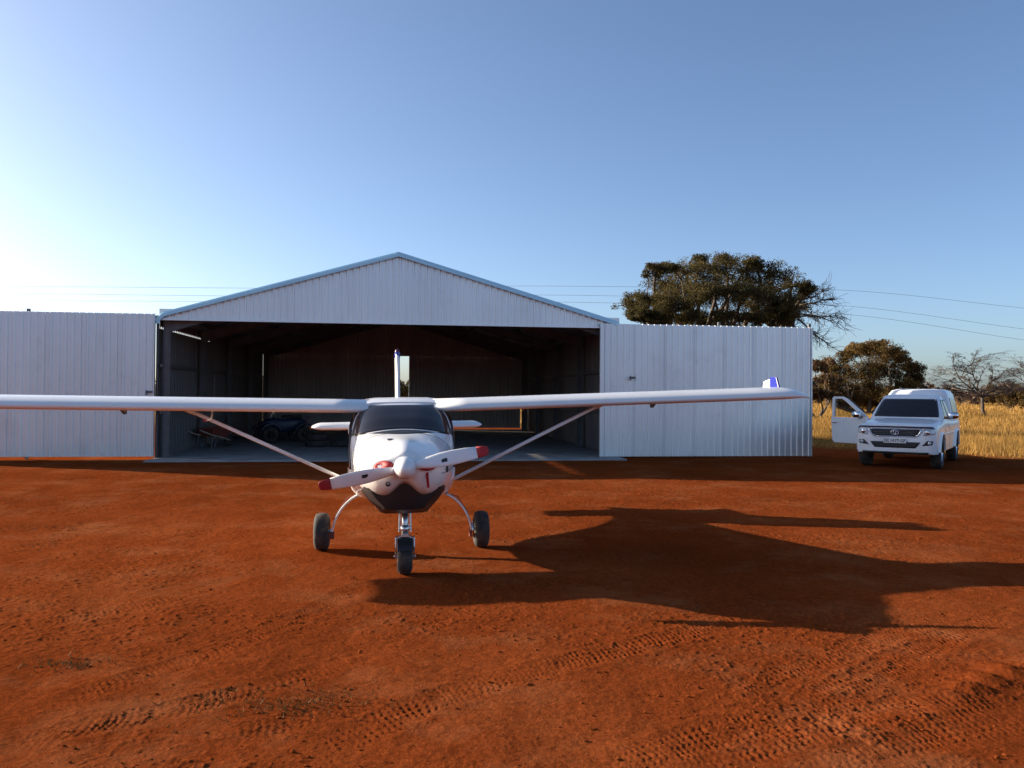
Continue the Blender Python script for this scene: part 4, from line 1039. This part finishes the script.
# ------------------------------------------------------------------ dry grass
def blades(px, py, hgt, wid, lean):
    n = len(px); z = ground_height(px, py, False); a = rng.uniform(0, 2*math.pi, n)
    dx, dy = np.cos(a)*wid, np.sin(a)*wid; lx, ly = rng.normal(size=n)*lean*hgt, rng.normal(size=n)*lean*hgt
    b0 = np.column_stack([px-dx, py-dy, z-.02]); b1 = np.column_stack([px+dx, py+dy, z-.02])
    t0 = np.column_stack([px+lx, py+ly, z+hgt*(.85+.15*rng.random(n))])
    return np.stack([b0, b1, t0], 1).reshape(-1, 3)
def field(n, y0, y1, k0, k1, h0, h1, wd):
    y = y0*(y1/y0)**rng.random(n); x = y*rng.uniform(k0, k1, n)
    g = grass_mask(x, y); pat = .55+2.6*fbm(x*.28, y*.28, 121, 3)
    keep = rng.random(n) < g**1.5*np.clip(pat, .06, 1); x, y = x[keep], y[keep]
    hh = (h0+(h1-h0)*rng.random(len(x)))*(.6+.9*(.5+fbm(x*.2, y*.2, 131, 3)))*(.35+.65*grass_mask(x, y))
    return blades(x, y, hh, wd*(y/30)*(.6+.8*rng.random(len(x))), .28)
gv = [field(130000, 20, 45, .24, .95, .14, .40, .009), field(100000, 45, 100, .12, 1.0, .22, .5, .012), field(60000, 100, 210, -.2, 1.1, .3, .55, .014), field(30000, 44, 100, -.5, .12, .3, .5, .012)]
o = mass_mesh('dry_grass', np.concatenate(gv), 3, M['straw']); tag(o, 'tall golden dry grass covering the field behind the pickup', 'grass', kind='stuff')
# sparse litter and dead tufts on the bare soil
tx, ty = [], []
for (cx, cy, rad, n) in [(77, 664, .22, 260), (30, 527, .5, 260), (275, 702, .45, 500), (300, 705, .3, 200), (12, 500, .6, 150), (40, 545, .4, 120)]:
    g = on_ground(cx, cy); tx.append(g[0]+rng.normal(size=n)*rad*.7); ty.append(g[1]+rng.normal(size=n)*rad*.35)
q = rng.uniform(0, 1, 500); yy = 15.5+6*rng.random(900); xx = 9+8*rng.random(900); tx.append(xx); ty.append(yy)
tx, ty = np.concatenate(tx), np.concatenate(ty)
def gh(x, y): return ground_height(np.asarray(x, float), np.asarray(y, float), True)
n = len(tx); v3 = blades(tx, ty, .008+.026*rng.random(n)**2, .005+.004*rng.random(n), 1.3)
o = mass_mesh('dead_weeds', v3, 3, M['weed']); tag(o, 'dead weeds and straw bits scattered in patches on the red soil', 'weeds', kind='stuff')
ico = bmesh.new(); bmesh.ops.create_icosphere(ico, subdivisions=1, radius=1); iv = np.array([v.co[:] for v in ico.verts]); ifc = np.array([[v.index for v in f.verts] for f in ico.faces]); ico.free()
N = 2600; r_ = 3.6*(16/3.6)**rng.random(N); a_ = np.radians(rng.uniform(-40, 40, N)); cx, cy = r_*np.sin(a_), r_*np.cos(a_)
cl_ = fbm(cx*.7, cy*.7, 141, 3) > -.02; cx, cy = cx[cl_], cy[cl_]; N = len(cx); cz = gh(cx, cy); s_ = .003+.009*rng.random(N)**3
V = (iv[None]*(1+.35*rng.normal(size=(N, len(iv), 1))*.6)*s_[:, None, None]*np.array([1.2, 1., .75])+np.column_stack([cx, cy, cz+s_*.3])[:, None, :])
F_ = (ifc[None]+np.arange(N)[:, None, None]*len(iv)).reshape(-1, 3)
me = bpy.data.meshes.new('clods'); me.from_pydata(V.reshape(-1, 3).tolist(), [], F_.tolist())
o = link_mesh('soil_crumbs', me, M['stone']); tag(o, 'small crumbs and clods of red soil strewn over the ground', 'soil crumbs', kind='stuff')

# ------------------------------------------------------------------ overhead wires
for (pts, lab) in [([(-200, 284, 105), (0, 286, 100), (250, 288, 98), (560, 286, 98), (815, 289, 98), (1024, 308, 98), (1300, 345, 100)], 'uppermost of the thin overhead wires crossing the sky'),
                   ([(-200, 291, 105), (0, 293, 100), (250, 296, 98), (560, 295, 98), (820, 304, 98), (1024, 329, 98), (1300, 372, 100)], 'middle one of the thin overhead wires crossing the sky'),
                   ([(560, 302, 98), (830, 313, 98), (1024, 340, 98), (1300, 384, 100), (350, 302, 98), (-200, 300, 100)], 'lowest of the thin overhead wires crossing the sky')]:
    pts = sorted(pts); P = [at(*p) for p in pts]; out = []
    sp_ = [pchip([p[0] for p in pts], [q[k] for q in P]) for k in range(3)]
    for k in range(61):
        x_ = pts[0][0]+(pts[-1][0]-pts[0][0])*k/60; out.append((sp_[0](x_), sp_[1](x_), sp_[2](x_)))
    o = MB().tube(out, .016, 5).build('overhead_wire', M['cable'], None, True); tag(o, lab, 'wire', 'overhead wires behind the hangar')
